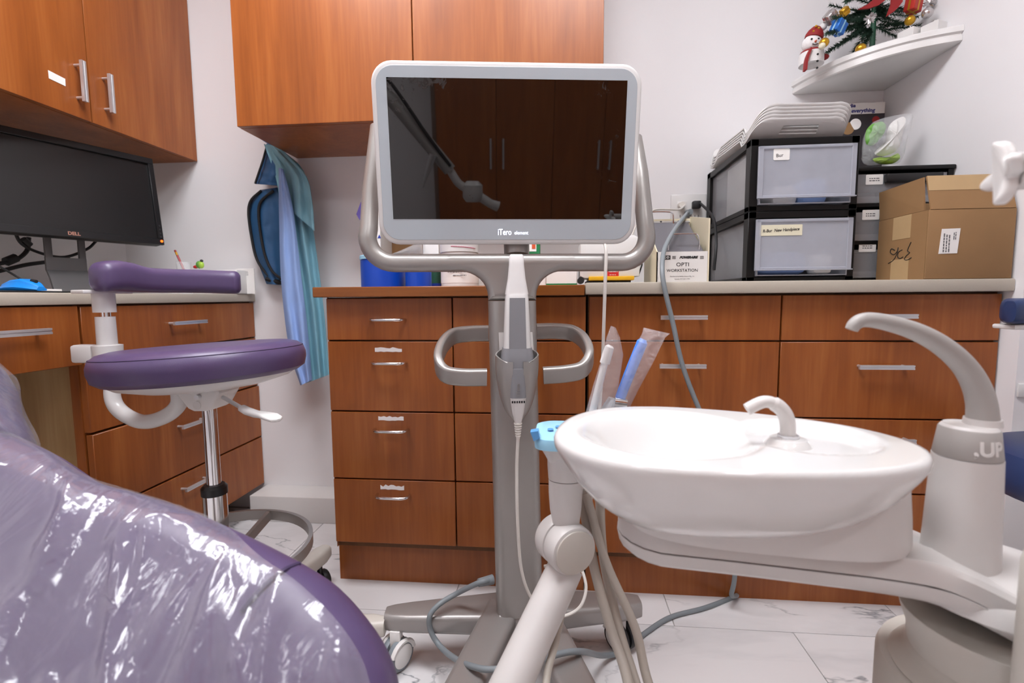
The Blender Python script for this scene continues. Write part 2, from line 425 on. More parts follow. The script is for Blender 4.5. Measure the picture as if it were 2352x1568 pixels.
G().box(XL-.1, XL, BACK, YB, 0, CEIL).obj('wall_left', 'wall_paint', kind='structure', smooth=0)
G().prism([(XR, YR), (RIGHT2, YR), (RIGHT2, YB), (XR, YB)], 0, CEIL).obj('wall_right', 'wall_paint', kind='structure', smooth=0)
G().box(RIGHT2, RIGHT2+.1, BACK, YR, 0, CEIL).obj('wall_side', 'wall_paint', kind='structure', smooth=0)
G().box(XL-.1, RIGHT2+.1, BACK-.1, BACK, 0, CEIL).obj('wall_front', 'wall_paint', kind='structure', smooth=0)
G().box(XL-.1, RIGHT2+.1, BACK-.1, YB+.1, CEIL, CEIL+.1).obj('ceiling', 'ceiling_paint', kind='structure', smooth=0)
G().box(-1.19, -.66, 1.735, YB-.0005, .0, .101, bev=.003).obj('baseboard_back', 'white_semi', kind='structure')
for i, (lx, ly, hx, hy) in enumerate(LAMPS):
    t = root('ceiling_light', ['white ceiling light panel over the purple stool side', 'white ceiling light panel over the basin side', 'added white fill light panel behind the viewpoint by the tall cabinet', 'added white fill light panel behind the viewpoint on the desk side'][i], 'ceiling light', (lx, ly, CEIL-.03), 'ceiling light panels')
    g = G()
    for a, b_, c, d in ((-hx-.02, -hx, -hy-.02, hy+.02), (hx, hx+.02, -hy-.02, hy+.02), (-hx, hx, -hy-.02, -hy), (-hx, hx, hy, hy+.02)):
        g.box(lx+a, lx+b_, ly+c, ly+d, CEIL-.03, CEIL-.0005)
    g.obj('frame', 'white_semi', t, smooth=0)
    G().box(lx-hx, lx+hx, ly-hy, ly+hy, CEIL-.02, CEIL-.012).obj('diffuser', 'light_panel', t, smooth=0)

# ---------------------------------------------------------------- handles
def bar_handle(p0, p1, out, parent, w=.011, so=.026):
    p0, p1, out = Vector(p0), Vector(p1), Vector(out); d = (p1-p0).normalized(); v = d.cross(out)
    pr = [(-.5, -.35), (.5, -.35), (.5, .35), (.12, .35), (.12, .2), (-.12, .2), (-.12, .35), (-.5, .35)]
    g = G(); g.tube([p0+out*so, p1+out*so], w, prof=[(a, b) for a, b in pr], up=out)
    for q in (p0+d*.012, p1-d*.012): g.cyl(q, q+out*(so-.002), .004, seg=10)
    return g.obj('handle', 'steel', parent)
def bow_handle(c, h, parent):
    c = Vector(c); pts = []
    for k in range(21):
        a = pi*k/20; x = -cos(a)*h; q = abs(sin(a))**.55
        pts.append(c+Vector((math.copysign(abs(cos(a))**.5, x)*h, -.030*q, 0)))
    return G().tube(pts, .0042, seg=10).obj('handle', 'chrome', parent)

# ---------------------------------------------------------------- base cabinets against the back wall
ZR = [.860, .739, .5365, .3375, .143]; YF = 1.335
lab = root('base_cabinet', 'cherry wood base cabinet with bow handles and torn labels behind the silver cart', 'cabinet', (-.29, 1.6, 0))
G().box(-.652, .073, 1.3535, 1.853, .125, .861).obj('body', 'cherry_dark', lab, smooth=0)
G().box(-.6545, -.652, 1.345, 1.853, .125, .861).obj('side_panel', 'cherry', lab, smooth=0)
G().box(-.668, .073, 1.385, 1.80, 0, .125).obj('toe_kick', 'cherry', lab, smooth=0)
for ci, (xa, xb) in enumerate(((-.6545, -.292), (-.292, .074))):
    for ri in range(4):
        za, zb = ZR[ri+1], ZR[ri]
        d = G().box(xa+.0018, xb-.0018, YF, YF+.018, za+.0022, zb-.0022, bev=.0012, seg=1).obj('drawer', 'cherry', lab)
        hz = [.7985, .678, .486, .294][ri]
        bow_handle(((xa+xb)/2, YF, hz), .048, d)
        if ci == 0 and ri > 0:
            cx, cz = [(892, 802), (898, 960), (901, 1119)][ri-1]
            P0 = PY(cx, cz, YF); rnd = random.Random(ri*5+2); w2 = .041-.002*ri
            pts = []
            n = 9
            for k in range(n+1): pts.append((-w2+2*w2*k/n, -.0065+rnd.uniform(-.0012, .0012)*(ri > 0)))
            for k in range(n, -1, -1): pts.append((-w2+2*w2*k/n, .0045+rnd.uniform(-.003, .003)*(.3+.9*(k/n if ri < 3 else 1))))
            G().prism(pts, -.0006, .0004, M=frame((P0.x, YF-.0003, P0.z), (1, 0, 0), (0, 0, 1))).obj('label_residue', 'maskpaper', d, smooth=0)
ct = G().box(-.678, .068, 1.308, 1.853, .8615, .8895, bev=.002, seg=1).obj('countertop', 'cherry_x', None, 'cherry wood countertop slab left of the beige countertop', 'countertop')

rab = root('base_cabinet', 'wide cherry wood base cabinet with straight bar handles under the beige countertop', 'cabinet', (.59, 1.6, 0))
G().box(.0785, 1.0985, 1.3535, 1.853, .125, .862).obj('body', 'cherry_dark', rab, smooth=0)
G().box(.0785, 1.0985, 1.385, 1.80, 0, .125).obj('toe_kick', 'cherry', rab, smooth=0)
hp = {(0, 0): ((1518, 729), (1625, 729)), (0, 1): ((1515, 841), (1622, 841)), (1, 0): ((2000, 727), (2108, 726)), (1, 1): ((1974, 843), (2100, 844))}
for ci, (xa, xb) in enumerate(((.079, .574), (.574, 1.0975))):
    for ri in range(4):
        za, zb = ZR[ri+1], ZR[ri]
        d = G().box(xa+.002, xb-.002, YF, YF+.018, za+.0022, zb-.0022, bev=.0012, seg=1).obj('drawer', 'cherry', rab)
        if (ci, ri) in hp:
            a, b_ = hp[(ci, ri)]; A, B = PY(*a, YF-.026), PY(*b_, YF-.026)
        else:
            A, B = Vector(((xa+xb)/2-.065, 0, [0, 0, .486, .294][ri])), Vector(((xa+xb)/2+.065, 0, [0, 0, .486, .294][ri]))
        z = (A.z+B.z)/2
        bar_handle((A.x, YF, z), (B.x, YF, z), (0, -1, 0), d)
G().box(.0695, 1.0995, 1.306, 1.853, .8635, .8945, bev=.004, seg=2).obj('countertop', 'beige_top', None, 'beige speckled countertop along the back wall carrying the black drawer bins', 'countertop')

# ---------------------------------------------------------------- wall cabinets
ucm = root('wall_cabinet', 'cherry wood wall cabinet on the back wall above the silver screen cart', 'cabinet', (-.43, 1.68, 1.393))
G().box(-.9985, .1275, 1.5185, 1.8545, 1.393, 2.24).obj('body', 'cherry', ucm, smooth=0)
for xa, xb in ((-1.0, -.433), (-.433, .129)):
    G().box(xa+.0015, xb-.0015, 1.50, 1.518, 1.3935, 2.238, bev=.001, seg=1).obj('door', 'cherry', ucm)
ucl = root('wall_cabinet', 'cherry wood wall cabinet with bar handles above the black monitor', 'cabinet', (-1.57, 1.2, 1.393))
G().box(-1.7395, -1.4235, .50, 1.854, 1.393, 2.24).obj('body', 'cherry', ucl, smooth=0)
for ya, yb_ in ((.50, .965), (.965, 1.4155), (1.4155, 1.854)):
    d = G().box(-1.423, -1.405, ya+.0015, yb_-.0015, 1.3935, 2.238, bev=.001, seg=1).obj('door', 'cherry', ucl)
    if ya > .9:
        hy = 1.374 if ya < 1 else 1.463
        bar_handle((-1.405, hy, 1.552), (-1.405, hy, 1.437), (1, 0, 0), d, w=.013)
    if .9 < ya < 1:
        A = [PX(*p, -1.405) for p in ((110, 161), (149, 181), (150, 198), (112, 180))]
        G().prism([(p.y, p.z) for p in A], -.0005, .0006, M=frame((-1.4045, 0, 0), (0, 1, 0), (0, 0, 1))).obj('sticker', 'paper', d, smooth=0)

# ---------------------------------------------------------------- desk on the left wall
XD = -1.205
dk = root('desk_cabinet', 'cherry wood desk drawer unit with bar handles behind the purple stool', 'cabinet', (-1.47, 1.45, 0))
G().box(-1.738, XD-.019, 1.155, 1.853, .104, .8475).obj('body', 'cherry_dark', dk, smooth=0)
G().box(-1.738, -1.25, 1.146, 1.1548, .012, .8475).obj('side_panel', 'maple', dk, smooth=0)
G().box(-1.2495, XD-.019, 1.136, 1.1548, .012, .8475).obj('stile', 'cherry', dk, smooth=0)
G().box(-1.738, XD-.10, 1.17, 1.73, 0, .104).obj('toe_kick', 'cherry', dk, smooth=0)
zd = [.846, .706, .513, .303, .106]
hd = [((400, 742), (475, 738)), None, ((420, 983), (470, 963)), ((428, 1128), (478, 1098))]
for ri in range(4):
    x1 = XD + (0.004 if ri >= 2 else 0)
    d = G().box(x1-.019, x1, 1.138, 1.851, zd[ri+1]+.003, zd[ri]-.003, bev=.0012, seg=1).obj('drawer', 'cherry', dk)
    if hd[ri]:
        A, B = PX(*hd[ri][0], x1+.026), PX(*hd[ri][1], x1+.026); z = (A.z+B.z)/2
        ya, yb_ = A.y, max(B.y, A.y+.12)
        bar_handle((x1, ya, z), (x1, yb_, z), (1, 0, 0), d)
    else: bar_handle((x1, 1.40, .62), (x1, 1.52, .62), (1, 0, 0), d)
kd = root('keyboard_drawer', 'shallow cherry wood drawer above the open knee space of the desk', 'drawer', (-1.47, .85, .70))
G().box(-1.738, XD-.02, .42, 1.1345, .715, .8475).obj('body', 'cherry_dark', kd, smooth=0)
d = G().box(XD-.0185, XD+.002, .42, 1.130, .696, .845, bev=.0012, seg=1).obj('drawer_front', 'cherry', kd)
A, B = PX(-60, 772, XD+.028), PX(117, 765, XD+.028)
bar_handle((XD+.002, A.y, A.z), (XD+.002, B.y, A.z), (1, 0, 0), d, w=.014)
ep = G().box(-1.738, XD-.02, .40, .418, 0, .8475).obj('end_panel', 'cherry', kd, smooth=0)
G().box(-1.7395, XD+.008, .40, 1.853, .8485, .8775, bev=.003).obj('countertop', 'beige_top', None, 'beige desk countertop under the black monitor', 'countertop')

# ---------------------------------------------------------------- tall cabinet behind the viewpoint (seen in the screen)
tc_ = root('tall_cabinet', 'tall dark cherry wood cabinet reflected in the cart screen', 'cabinet', (.6, -1.45, 0))
G().box(-.12, 1.30, -1.698, -1.219, 0, 2.3).obj('body', 'cherry_dark', tc_, smooth=0)
for k, (xa, xb) in enumerate(((-.12, .25), (.25, .62), (.62, .96), (.96, 1.30))):
    d = G().box(xa+.002, xb-.002, -1.2185, -1.20, .1, 2.29, bev=.001, seg=1).obj('door', 'cherry', tc_)
    hx = xb-.04 if k % 2 == 0 else xa+.04
    bar_handle((hx, -1.20, 1.10), (hx, -1.20, 1.28), (0, 1, 0), d)

# ================================================================== SCANNER CART
CR = radians(9); CO = Vector((-.092, 1.088, 0))
cart = root('scanner_cart', 'silver wheeled cart carrying a large white framed screen', 'cart', CO, rz=CR)
CX, CYv = Vector((cos(CR), sin(CR), 0)), Vector((-sin(CR), cos(CR), 0))
def cl(x, y, z): return CO+CX*x+CYv*y+Vector((0, 0, z))
def cpx(px, py, yl):                      # pixel -> point on the cart's own upright plane at local depth yl
    return PN(px, py, CO+CYv*yl, CYv)
def cloc(p): d = p-CO; return Vector((d.dot(CX), d.dot(CYv), d.z))
# column: rounded rectangular section
def lean(z): return -.012*(z-.135)/.72
def colring(z, w, d): return [cl(a+lean(z), b, z) for a, b in rr(w, d, .022, 5)]
G().loft([colring(.135, .106, .082), colring(.60, .105, .082), colring(.8505, .104, .082)]).obj('column', 'silver_paint', cart)
# head: flares from the column into the cross tube
yl0 = -.035
zt, zb = cloc(cpx(1176, 583, yl0)).z, cloc(cpx(1176, 621, yl0)).z
hx = .052
pl = [(-.19, zt-.009), (-.13, zt), (.13, zt), (.19, zt-.009), (.19, zb+.009), (.13, zb)]
for k in range(9):
    a = pi/2*k/8; pl.append((hx+.062-.062*sin(a), zb-.055+.055*cos(a)))
pl += [(hx, .8515), (-hx, .8515)]
for k in range(8, -1, -1):
    a = pi/2*k/8; pl.append((-(hx+.062-.062*sin(a)), zb-.055+.055*cos(a)))
pl += [(-.13, zb), (-.19, zb+.009)]
G().prism(pl, -.0186, .0186, M=frame(cl(-.012, -.018, 0), CX, (0, 0, 1)), bev=.014, seg=4).obj('neck', 'silver_paint', cart)
zc = (zt+zb)/2
P = [cloc(cpx(868, 292, .055)), cloc(cpx(851, 440, .018)), cloc(cpx(847, 525, -.012))]
Q = [cloc(cpx(1480, 500, -.012)), cloc(cpx(1471, 400, .018)), cloc(cpx(1458, 318, .055))]
path = [cl(*v) for v in P]
lc, rc = P[2], Q[0]
def bend(c, sx):
    o = []
    R = .055
    x0 = c.x; 
    for k in range(9):
        a = pi/2*k/8
        o.append(cl(x0+sx*(R-R*cos(a)), -.018, zc+R-R*sin(a)))
    return o
L_ = bend(Vector((lc.x-.002, 0, 0)), 1); R_ = bend(Vector((rc.x+.004, 0, 0)), -1)[::-1]
full = [cl(*P[0]), cl(*P[1]), cl(*P[2])]+L_+[cl(-.17, -.018, zc), cl(.0, -.018, zc), cl(.17, -.018, zc)]+R_+[cl(*Q[0]), cl(*Q[1]), cl(*Q[2])]
n_ = len(full)
rad = [(.0165, .0176, .0187)[min(i, n_-1-i)] if min(i, n_-1-i) < 3 else .0192 for i in range(n_)]
G().tube(full, rad, seg=16).obj('frame_tube', 'silver_paint', cart)
# side handles: tilted strap loops left and right of the column
pr = rr(1.0, 1.9, .3, 3)
pr = [(b*.5, a*.5) for a, b in rr(2.0, 1.05, .35, 3)]
for sx in (-1, 1):
    if sx < 0:
        pts = [cpx(1118, 866, -.062), cpx(1060, 866, -.064), cpx(1022, 858, -.06), cpx(1007, 830, -.035), cpx(1017, 795, .01), cpx(1042, 772, .045), cpx(1085, 766, .055), cpx(1122, 765, .055)]
    else:
        pts = [cpx(1248, 862, -.062), cpx(1300, 858, -.064), cpx(1338, 848, -.06), cpx(1354, 818, -.035), cpx(1342, 785, .01), cpx(1315, 765, .045), cpx(1275, 760, .055), cpx(1232, 761, .055)]
    g = G(); g.tube(cr(pts, 6), .0185, prof=[(a*1.0, b*1.0) for a, b in rr(1.0, 2.0, .35, 4)], up=Vector((0, -.25, 1)))
    g.obj('side_handle', 'silver_paint', cart)
# base: centre block with four legs
base = G()
def leg(a, b, w0, w1, z0, z1, th0, th1):
    a, b = Vector(a), Vector(b); d = (b-a).normalized(); nrm = Vector((-d.y, d.x, 0))
    rings = []
    L = (b-a).length
    for t in (0, .3, .6, .85, .95, 1.0):
        p = a.lerp(b, t); w = w0+(w1-w0)*t; z = z0+(z1-z0)*t; th = th0+(th1-th0)*t
        if t > .9: w *= .92 if t < .99 else .74
        q = []
        for u, v in rr(w, th, .012, 3): q.append((p.x+nrm.x*u, p.y+nrm.y*u, z-th/2+v))
        rings.append(q)
    base.loft(rings)
ctr = cl(0, .0, 0)
leg((ctr.x+.05, ctr.y+.02, 0), (-.405, 1.062, 0), .12, .058, .142, .128, .055, .040)
leg((ctr.x-.05, ctr.y+.01, 0), (.196, 1.158, 0), .12, .058, .142, .128, .055, .040)
leg((ctr.x-.035, ctr.y+.01, 0), (-.215, .72, 0), .085, .07, .142, .118, .055, .040)
leg((ctr.x+.04, ctr.y+.01, 0), (.10, .72, 0), .085, .07, .142, .118, .055, .040)
base.obj('base', 'silver_dark', cart)
def caster(x, y, ang, rim, zt):
    d = Vector((cos(ang), sin(ang), 0)); n = Vector((-d.y, d.x, 0))     # rolling direction d, axle n
    c = Vector((x, y, .0365))
    fk = G(); fk.box(-.012, .012, -.012, .012, .05, zt, bev=.002, M=Matrix.Translation((x, y, 0)))
    hood = []
    for s in (-1, 1):
        pts = [c+n*(s*.021)+d*(cos(a)*.034)+Vector((0, 0, sin(a)*.034)) for a in [radians(q) for q in range(10, 175, 15)]]
        fk.tube(pts, .0055, seg=6)
    f_ = fk.obj('caster_fork', 'white_plastic', cart)
    for s in (-1, 1):
        M = Matrix.Translation(c+n*(s*.013)) @ Matrix(((d.x, 0, n.x*s, 0), (d.y, 0, n.y*s, 0), (0, 1, 0, 0), (0, 0, 0, 1)))
        w = G().lathe([(.014, -.009), (.0345, -.009), (.0365, -.005), (.0365, .004), (.033, .008), (.028, .009), (.014, .009)], seg=28, M=M).obj('wheel', rim, cart)
        G().lathe([(.0, .0085), (.027, .0095), (.024, .0115), (.0, .0125)], seg=24, M=M).obj('wheel_cover', 'white_plastic', w)
caster(-.375, 1.045, radians(62), 'grey_rubber', .095)
caster(.150, 1.150, radians(-50), 'black_rubber', .095)
caster(-.205, .75, radians(70), 'grey_rubber', .09)
caster(.09, .75, radians(100), 'grey_rubber', .09)
# white foot bumper behind the column and the power inlet
G().lathe([(.0, 0), (.03, 0), (.032, .01), (.026, .018), (0, .02)], seg=20, c=cl(-.065, .10, .001)).obj('floor_cap', 'white_plastic', None, 'small round white cap on the floor behind the cart column', 'cap')

# ---- screen
SC = Vector((-.102, 1.025, 1.154)); sa, st = .146, .127
sR = Vector((cos(sa), sin(sa), 0)); sN = Vector((sin(sa), -cos(sa), 0)); sU = Vector((0, 0, cos(st)))+sN*sin(st); sN = sR.cross(sU)
SM = frame(SC, sR, sU)
OW, OT, OB = .538, .166, .186
oh = OT+OB; oc = (OT-OB)/2
def rrp(w, h, r, cy, n=8): return [(a, b+cy) for a, b in rr(w, h, r, n)]
scr = G(); scr.prism(rrp(OW, oh, .042, oc), -.030, -.0005, M=SM, bev=.006, seg=3)
scr.prism(rrp(OW*.7, oh*.66, .04, oc), -.055, -.029, M=SM, bev=.008)
so = scr.obj('screen_housing', 'white_gloss', cart)
G().prism(rrp(OW-.020, oh-.020, .034, oc), -.001, .0008, M=SM, bev=.0005, seg=1).obj('screen_glass', 'bezel_glass', so)
G().box(-.238, .238, -.134, .134, -.0005, .0013, M=SM).obj('display', 'screen_glass', so, smooth=0)
lg = root
text('iTero', .0175, SM @ Vector((-.0085, -.161, .0009)), sR, sU, 'led_white', so, off=.0001, ext=.0002, sx=.74)
text('element', .0105, SM @ Vector((.0265, -.1622, .0009)), sR, sU, 'led_white', so, off=0, ext=.0002, sx=.86)
# mount behind the screen down to the tube
G().tube([SM @ Vector((0, -.02, -.05)), cl(0, .02, 1.06), cl(0, .0, .95)], [.03, .03, .028], seg=16).obj('screen_mount', 'silver_dark', cart)
# ---- wand cradle and scanner wand
def cz(py, yl=-.07): return cloc(cpx(1187, py, yl)).z
xw = cloc(cpx(1187, 850, -.075)).x
cup = G(); rings = []
zl, zh = cz(962), cz(812)
segs = 22
a0 = radians(295); 
for i in range(13):
    t = i/12; z = zl+(zh-zl)*t
    w = .041*(1-(1-t)**2.3)**.6+.004 if t > 0 else .006
    o = []; inn = []
    gap = .0 if t < .12 else min(1, (t-.12)/.1)
    half = radians(28)*gap*min(1, .04/ max(w, .01)*.55)
    for k in range(segs+1):
        a = -pi/2+half+(2*pi-2*half)*k/segs
        dz = 0
        if i == 12: dz = -.018*max(0, cos(a+pi/2))**2 + .012*max(0, -cos(a+pi/2))
        o.append(cl(xw+w*cos(a), -.085+w*.72*sin(a)+(.03-.03*t*.4)*0, z+dz))
    for k in range(segs, -1, -1):
        a = -pi/2+half+(2*pi-2*half)*k/segs; w2 = max(w-.003, .002)
        dz = 0
        if i == 12: dz = -.018*max(0, cos(a+pi/2))**2 + .012*max(0, -cos(a+pi/2))
        inn.append(cl(xw+w2*cos(a), -.085+w2*.72*sin(a), z+dz))
    rings.append(o+inn)
cup.loft(rings); cra = cup.obj('wand_cradle', 'silver_paint', cart)
bp_ = [(-.034, cz(835)), (-.036, cz(765)), (.036, cz(765)), (.040, cz(835))]
G().prism([(xw+a, b) for a, b in bp_], -.002, .002, M=frame(cl(0, -.0445, 0), CX, (0, 0, 1))).obj('cradle_plate', 'white_plastic', cra, smooth=0)
wand = root('scanner_wand', 'white and grey handheld scanner wand standing in the cart cradle', 'scanner', cl(xw, -.085, zl))
def wring(z, w, d, r=.3, y=-.085): return [cl(xw+a, y+b, z) for a, b in rr(w, d, min(w, d)*r, 4)]
G().loft([wring(cz(676), .047, .030), wring(cz(640), .036, .024), wring(cz(610), .0305, .018), wring(cz(590), .029, .014), wring(cz(585.5), .024, .010)]).obj('tip_sleeve', 'tip_white', wand)
G().loft([wring(cz(805), .057, .044), wring(cz(740), .052, .042), wring(cz(684), .047, .038), wring(cz(676), .045, .034)]).obj('body', 'white_gloss', wand)
G().loft([[cl(xw+a, -.085-.021*k+b, cz(p)) for a, b in ((-.5*w, 0), (.5*w, 0), (.5*w, -.0015), (-.5*w, -.0015))] for p, w, k in ((805, .035, 1.06), (740, .033, 1.0), (684, .031, .92))]).obj('grip_panel', 'wand_grey', wand, smooth=0)
G().loft([wring(cz(862), .064, .050), wring(cz(840), .068, .054), wring(cz(815), .066, .052), wring(cz(796), .060, .047)]).obj('collar', 'wand_grey', wand)
G().loft([wring(cz(905), .034, .034, y=-.098), wring(cz(860), .037, .036, y=-.098), wring(cz(840), .038, .036, y=-.098)]).obj('grip', 'wand_grey', wand)
G().loft([wring(cz(962), .014, .014, y=-.098), wring(cz(940), .024, .022, y=-.098), wring(cz(905), .0335, .033, y=-.098)]).obj('tail', 'white_gloss', wand)
vent = G()
for k in range(6): vent.box(-.0135+k*.0048, -.0135+k*.0048+.003, -.0022, .0022, 0, .0006, M=frame(cl(xw, -.1135, cz(913)), CX, (0, 0, 1)))
vent.obj('vent_slots', 'black_matte', wand, smooth=0)
text('iTero', .011, cl(xw, -.1163, cz(885)), (0, 0, 1), -CX, 'silver_dark', wand, ext=.0003)
g = G()
for k in range(6):
    z = cz(962)-k*.0052; r0 = .0085-k*.0006
    g.lathe([(r0-.0015, -.004), (r0, -.0035), (r0, -.0008), (r0-.0015, 0)], seg=14, c=cl(xw, -.098, z))
g.cyl(cl(xw, -.098, cz(962)), cl(xw, -.098, cz(962)-.034), .0055, .004, seg=12)
g.obj('strain_relief', 'white_cable', wand)
pp = [cl(xw, -.098, cz(962)-.03), cpx(1187, 1080, -.09), cpx(1189, 1200, -.085), cpx(1198, 1310, -.08), cpx(1222, 1375, -.075), cpx(1262, 1412, -.09), cpx(1300, 1413, -.10), cpx(1333, 1392, -.095), cpx(1346, 1352, -.08), cpx(1338, 1312, -.06), cpx(1322, 1280, -.03), cpx(1290, 1240, -.0), cpx(1250, 1200, .03)]
G().tube(cr(pp, 8), .0035, seg=8).obj('wand_cable', 'white_cable', wand)
# white cord from the screen down to the floor behind the basin
sc_pts = [cpx(1388, 556, -.03), cpx(1392, 580, -.045), cpx(1390, 650, -.045), cpx(1387, 740, -.03), cpx(1384, 830, -.01), cpx(1380, 900, .0), cpx(1372, 1000, .01), cpx(1360, 1120, .02), cpx(1345, 1220, .03), cpx(1300, 1290, .05), cpx(1250, 1300, .07)]
G().tube(cr(sc_pts, 8), .0038, seg=8).obj('screen_cable', 'white_cable', cart)
# grey power cord lying on the floor, plugged into the cart and climbing to the wall outlet
pc = root('mains_lead', 'thick grey power cord running from the cart over the floor and countertop to the outlet', 'cord', (.1, 1.0, 0))
A = cl(-.055, -.03, .17)
r_ = .0062
fl = [cpx(1128, 1331, -.02), cpx(1100, 1338, -.03)]
fl += [PZ(1050, 1362, .172), PZ(1008, 1388, .158), PZ(987, 1415, .138), PZ(990, 1450, .10), PZ(1012, 1485, .075), PZ(1045, 1512, .10), PZ(1085, 1530, .138), PZ(1130, 1537, .150), PZ(1200, 1528, .155), PZ(1290, 1500, .152), PZ(1340, 1496, .13), PZ(1385, 1505, .03), PZ(1430, 1495, r_), PZ(1480, 1455, r_), PZ(1540, 1417, r_), PZ(1620, 1395, r_), PZ(1690, 1368, r_)]
fl += [Vector((.47, 1.325, .045)), Vector((.468, 1.30, .12)), Vector((.455, 1.285, .30)), PY(1640, 1010, 1.285), PY(1606, 940, 1.285), PY(1568, 840, 1.285), PY(1545, 740, 1.285), PY(1525, 655, 1.288), PY(1521, 610, 1.31), PY(1527, 570, 1.36), PY(1548, 530, 1.44), PY(1572, 498, 1.60), PY(1580, 488, 1.82)]
G().tube(cr(fl, 7), r_, seg=10).obj('cable', 'grey_cable', pc)
G().cyl(cpx(1132, 1330, -.015), cpx(1099, 1338, -.028), .011, .009, seg=14).obj('connector', 'grey_cable', pc)
pe = PY(1580, 490, 1.845)
G().cyl(pe, pe+Vector((0, -.035, 0)), .013, .010, seg=14).obj('plug', 'grey_cable', pc)

# ================================================================== PURPLE STOOL
SO = Vector((-.768, 1.0, 0))
stool = root('assistant_stool', 'purple round-seat stool with curved arm pad and foot ring by the desk', 'stool', SO)
# seat tilts a little: left edge lower
tl = Matrix.Translation(SO+Vector((0, 0, .727))) @ Matrix.Rotation(radians(-3.0), 4, 'Y') @ Matrix.Rotation(radians(-1.0), 4, 'X')
prof = [(0, -.034), (.15, -.036), (.185, -.034), (.198, -.025), (.2025, -.008), (.2025, .004), (.198, .018), (.186, .0275), (.165, .0325), (.12, .029), (.06, .024), (0, .022)]
seat = G().lathe(prof, seg=64, M=tl).obj('seat', 'purple_vinyl', stool)
ringp = [tl @ Vector((.1965*cos(2*pi*k/64), .1965*sin(2*pi*k/64), .0195)) for k in range(64)]
G().tube(ringp, .0011, seg=6, closed=True).obj('seam', 'purple_seam', seat)
G().lathe([(0, -.066), (.06, -.064), (.12, -.056), (.165, -.044), (.178, -.035), (0, -.0345)], seg=48, M=tl).obj('seat_pan', 'white_gloss', stool)
# mechanism
mz = .650
G().prism([(-.045, .008), (.05, .008), (.052, -.004), (.03, -.036), (.018, -.042), (-.012, -.042), (-.024, -.036), (-.044, -.008)], -.035, .035, M=frame((SO.x, SO.y, mz+.012), (1, 0, .03), (0, 0, 1)), bev=.006).obj('mechanism', 'white_plastic', stool)
bo = G(); bo.cyl((SO.x+.006, SO.y-.034, mz+.003), (SO.x+.006, SO.y-.044, mz+.003), .0055, seg=8); bo.obj('bolt', 'steel', stool)
G().cyl((SO.x, SO.y-.034, mz-.016), (SO.x, SO.y-.0365, mz-.016), .009, seg=18).obj('cover_cap', 'white_semi', stool)
# lever
a = PY(512, 912, .965); b_ = PY(556, 937, .93); c = PY(640, 966, .90)
lv = G().cyl(a, b_, .0042, seg=10).obj('lever', 'steel', stool)
g = G(); rings = []
d = (c-b_).normalized(); up = Vector((0, 0, 1)); sdv = d.cross(up).normalized(); upv = sdv.cross(d)
for t, w, h in ((0, .009, .013), (.15, .010, .014), (.4, .010, .013), (.6, .013, .010), (.8, .017, .009), (.95, .014, .008), (1.0, .006, .006)):
    p = b_.lerp(c, t)+upv*(-.003*sin(t*6)); rings.append([p+sdv*x*1.2+upv*y for x, y in rr(w*1.7, h, h*.45, 3)])
g.loft(rings).obj('paddle', 'white_gloss', lv)
# gas column
G().cyl(SO+Vector((0, 0, .655)), SO+Vector((0, 0, .40)), .0148, seg=24).obj('piston', 'chrome', stool)
col = G().lathe([(.0, .09), (.0245, .09), (.0245, .428), (.0, .428)], seg=28, c=SO).obj('column', 'chrome', stool)
G().lathe([(.017, .425), (.0265, .425), (.0265, .441), (.021, .447), (.017, .447)], seg=28, c=SO).obj('column_collar', 'black_plastic', col)
# foot ring
R, zr = .195, .30
g = G()
pts = [SO+Vector((R*cos(2*pi*k/72), R*sin(2*pi*k/72), zr-.012)) for k in range(72)]
g.tube(pts, 1.0, prof=[(-.0045, -.0125), (.0045, -.0125), (.0045, .0125), (-.0045, .0125)], closed=True, up=(0, 0, 1))
g.obj('foot_ring', 'silver_paint', stool)
for k in range(3):
    an = radians(89+120*k); dv = Vector((cos(an), sin(an), 0))
    G().tube([SO+dv*.03+Vector((0, 0, zr-.05)), SO+dv*(R-.004)+Vector((0, 0, zr-.012))], 1.0, prof=[(-.005, -.012), (.005, -.012), (.005, .012), (-.005, .012)], up=(0, 0, 1)).obj('ring_spoke', 'silver_paint', stool)
G().lathe([(.0255, .225), (.040, .23), (.040, .27), (.0255, .275)], seg=24, c=SO).obj('ring_hub', 'black_plastic', stool)
# five-star base
for k in range(5):
    an = radians(79+72*k); dv = Vector((cos(an), sin(an), 0)); nv = Vector((-dv.y, dv.x, 0)); rings = []
    for t, w, z, th in ((.0, .07, .125, .05), (.3, .056, .124, .048), (.7, .048, .122, .046), (.92, .046, .121, .044), (1, .034, .119, .038)):
        p = SO+dv*(.02+.35*t); rings.append([p+nv*u+Vector((0, 0, z-th/2+v)) for u, v in rr(w, th, .011, 3)])
    lg_ = G().loft(rings).obj('base_leg', 'unit_cream', stool)
    c = SO+dv*.335; an2 = an+1.2; d2 = Vector((cos(an2), sin(an2), 0)); n2 = Vector((-d2.y, d2.x, 0))
    for s in (-1, 1):
        M = Matrix.Translation(c+n2*(s*.013)+Vector((0, 0, .027))) @ Matrix(((d2.x, 0, n2.x*s, 0), (d2.y, 0, n2.y*s, 0), (0, 1, 0, 0), (0, 0, 0, 1)))
        G().lathe([(.0, -.009), (.025, -.009), (.027, -.005), (.027, .005), (.024, .009), (.0, .009)], seg=24, M=M).obj('wheel', 'black_rubber', lg_)
    G().cyl(c+Vector((0, 0, .03)), c+Vector((0, 0, .082)), .008, seg=10).obj('caster_stem', 'black_plastic', lg_)
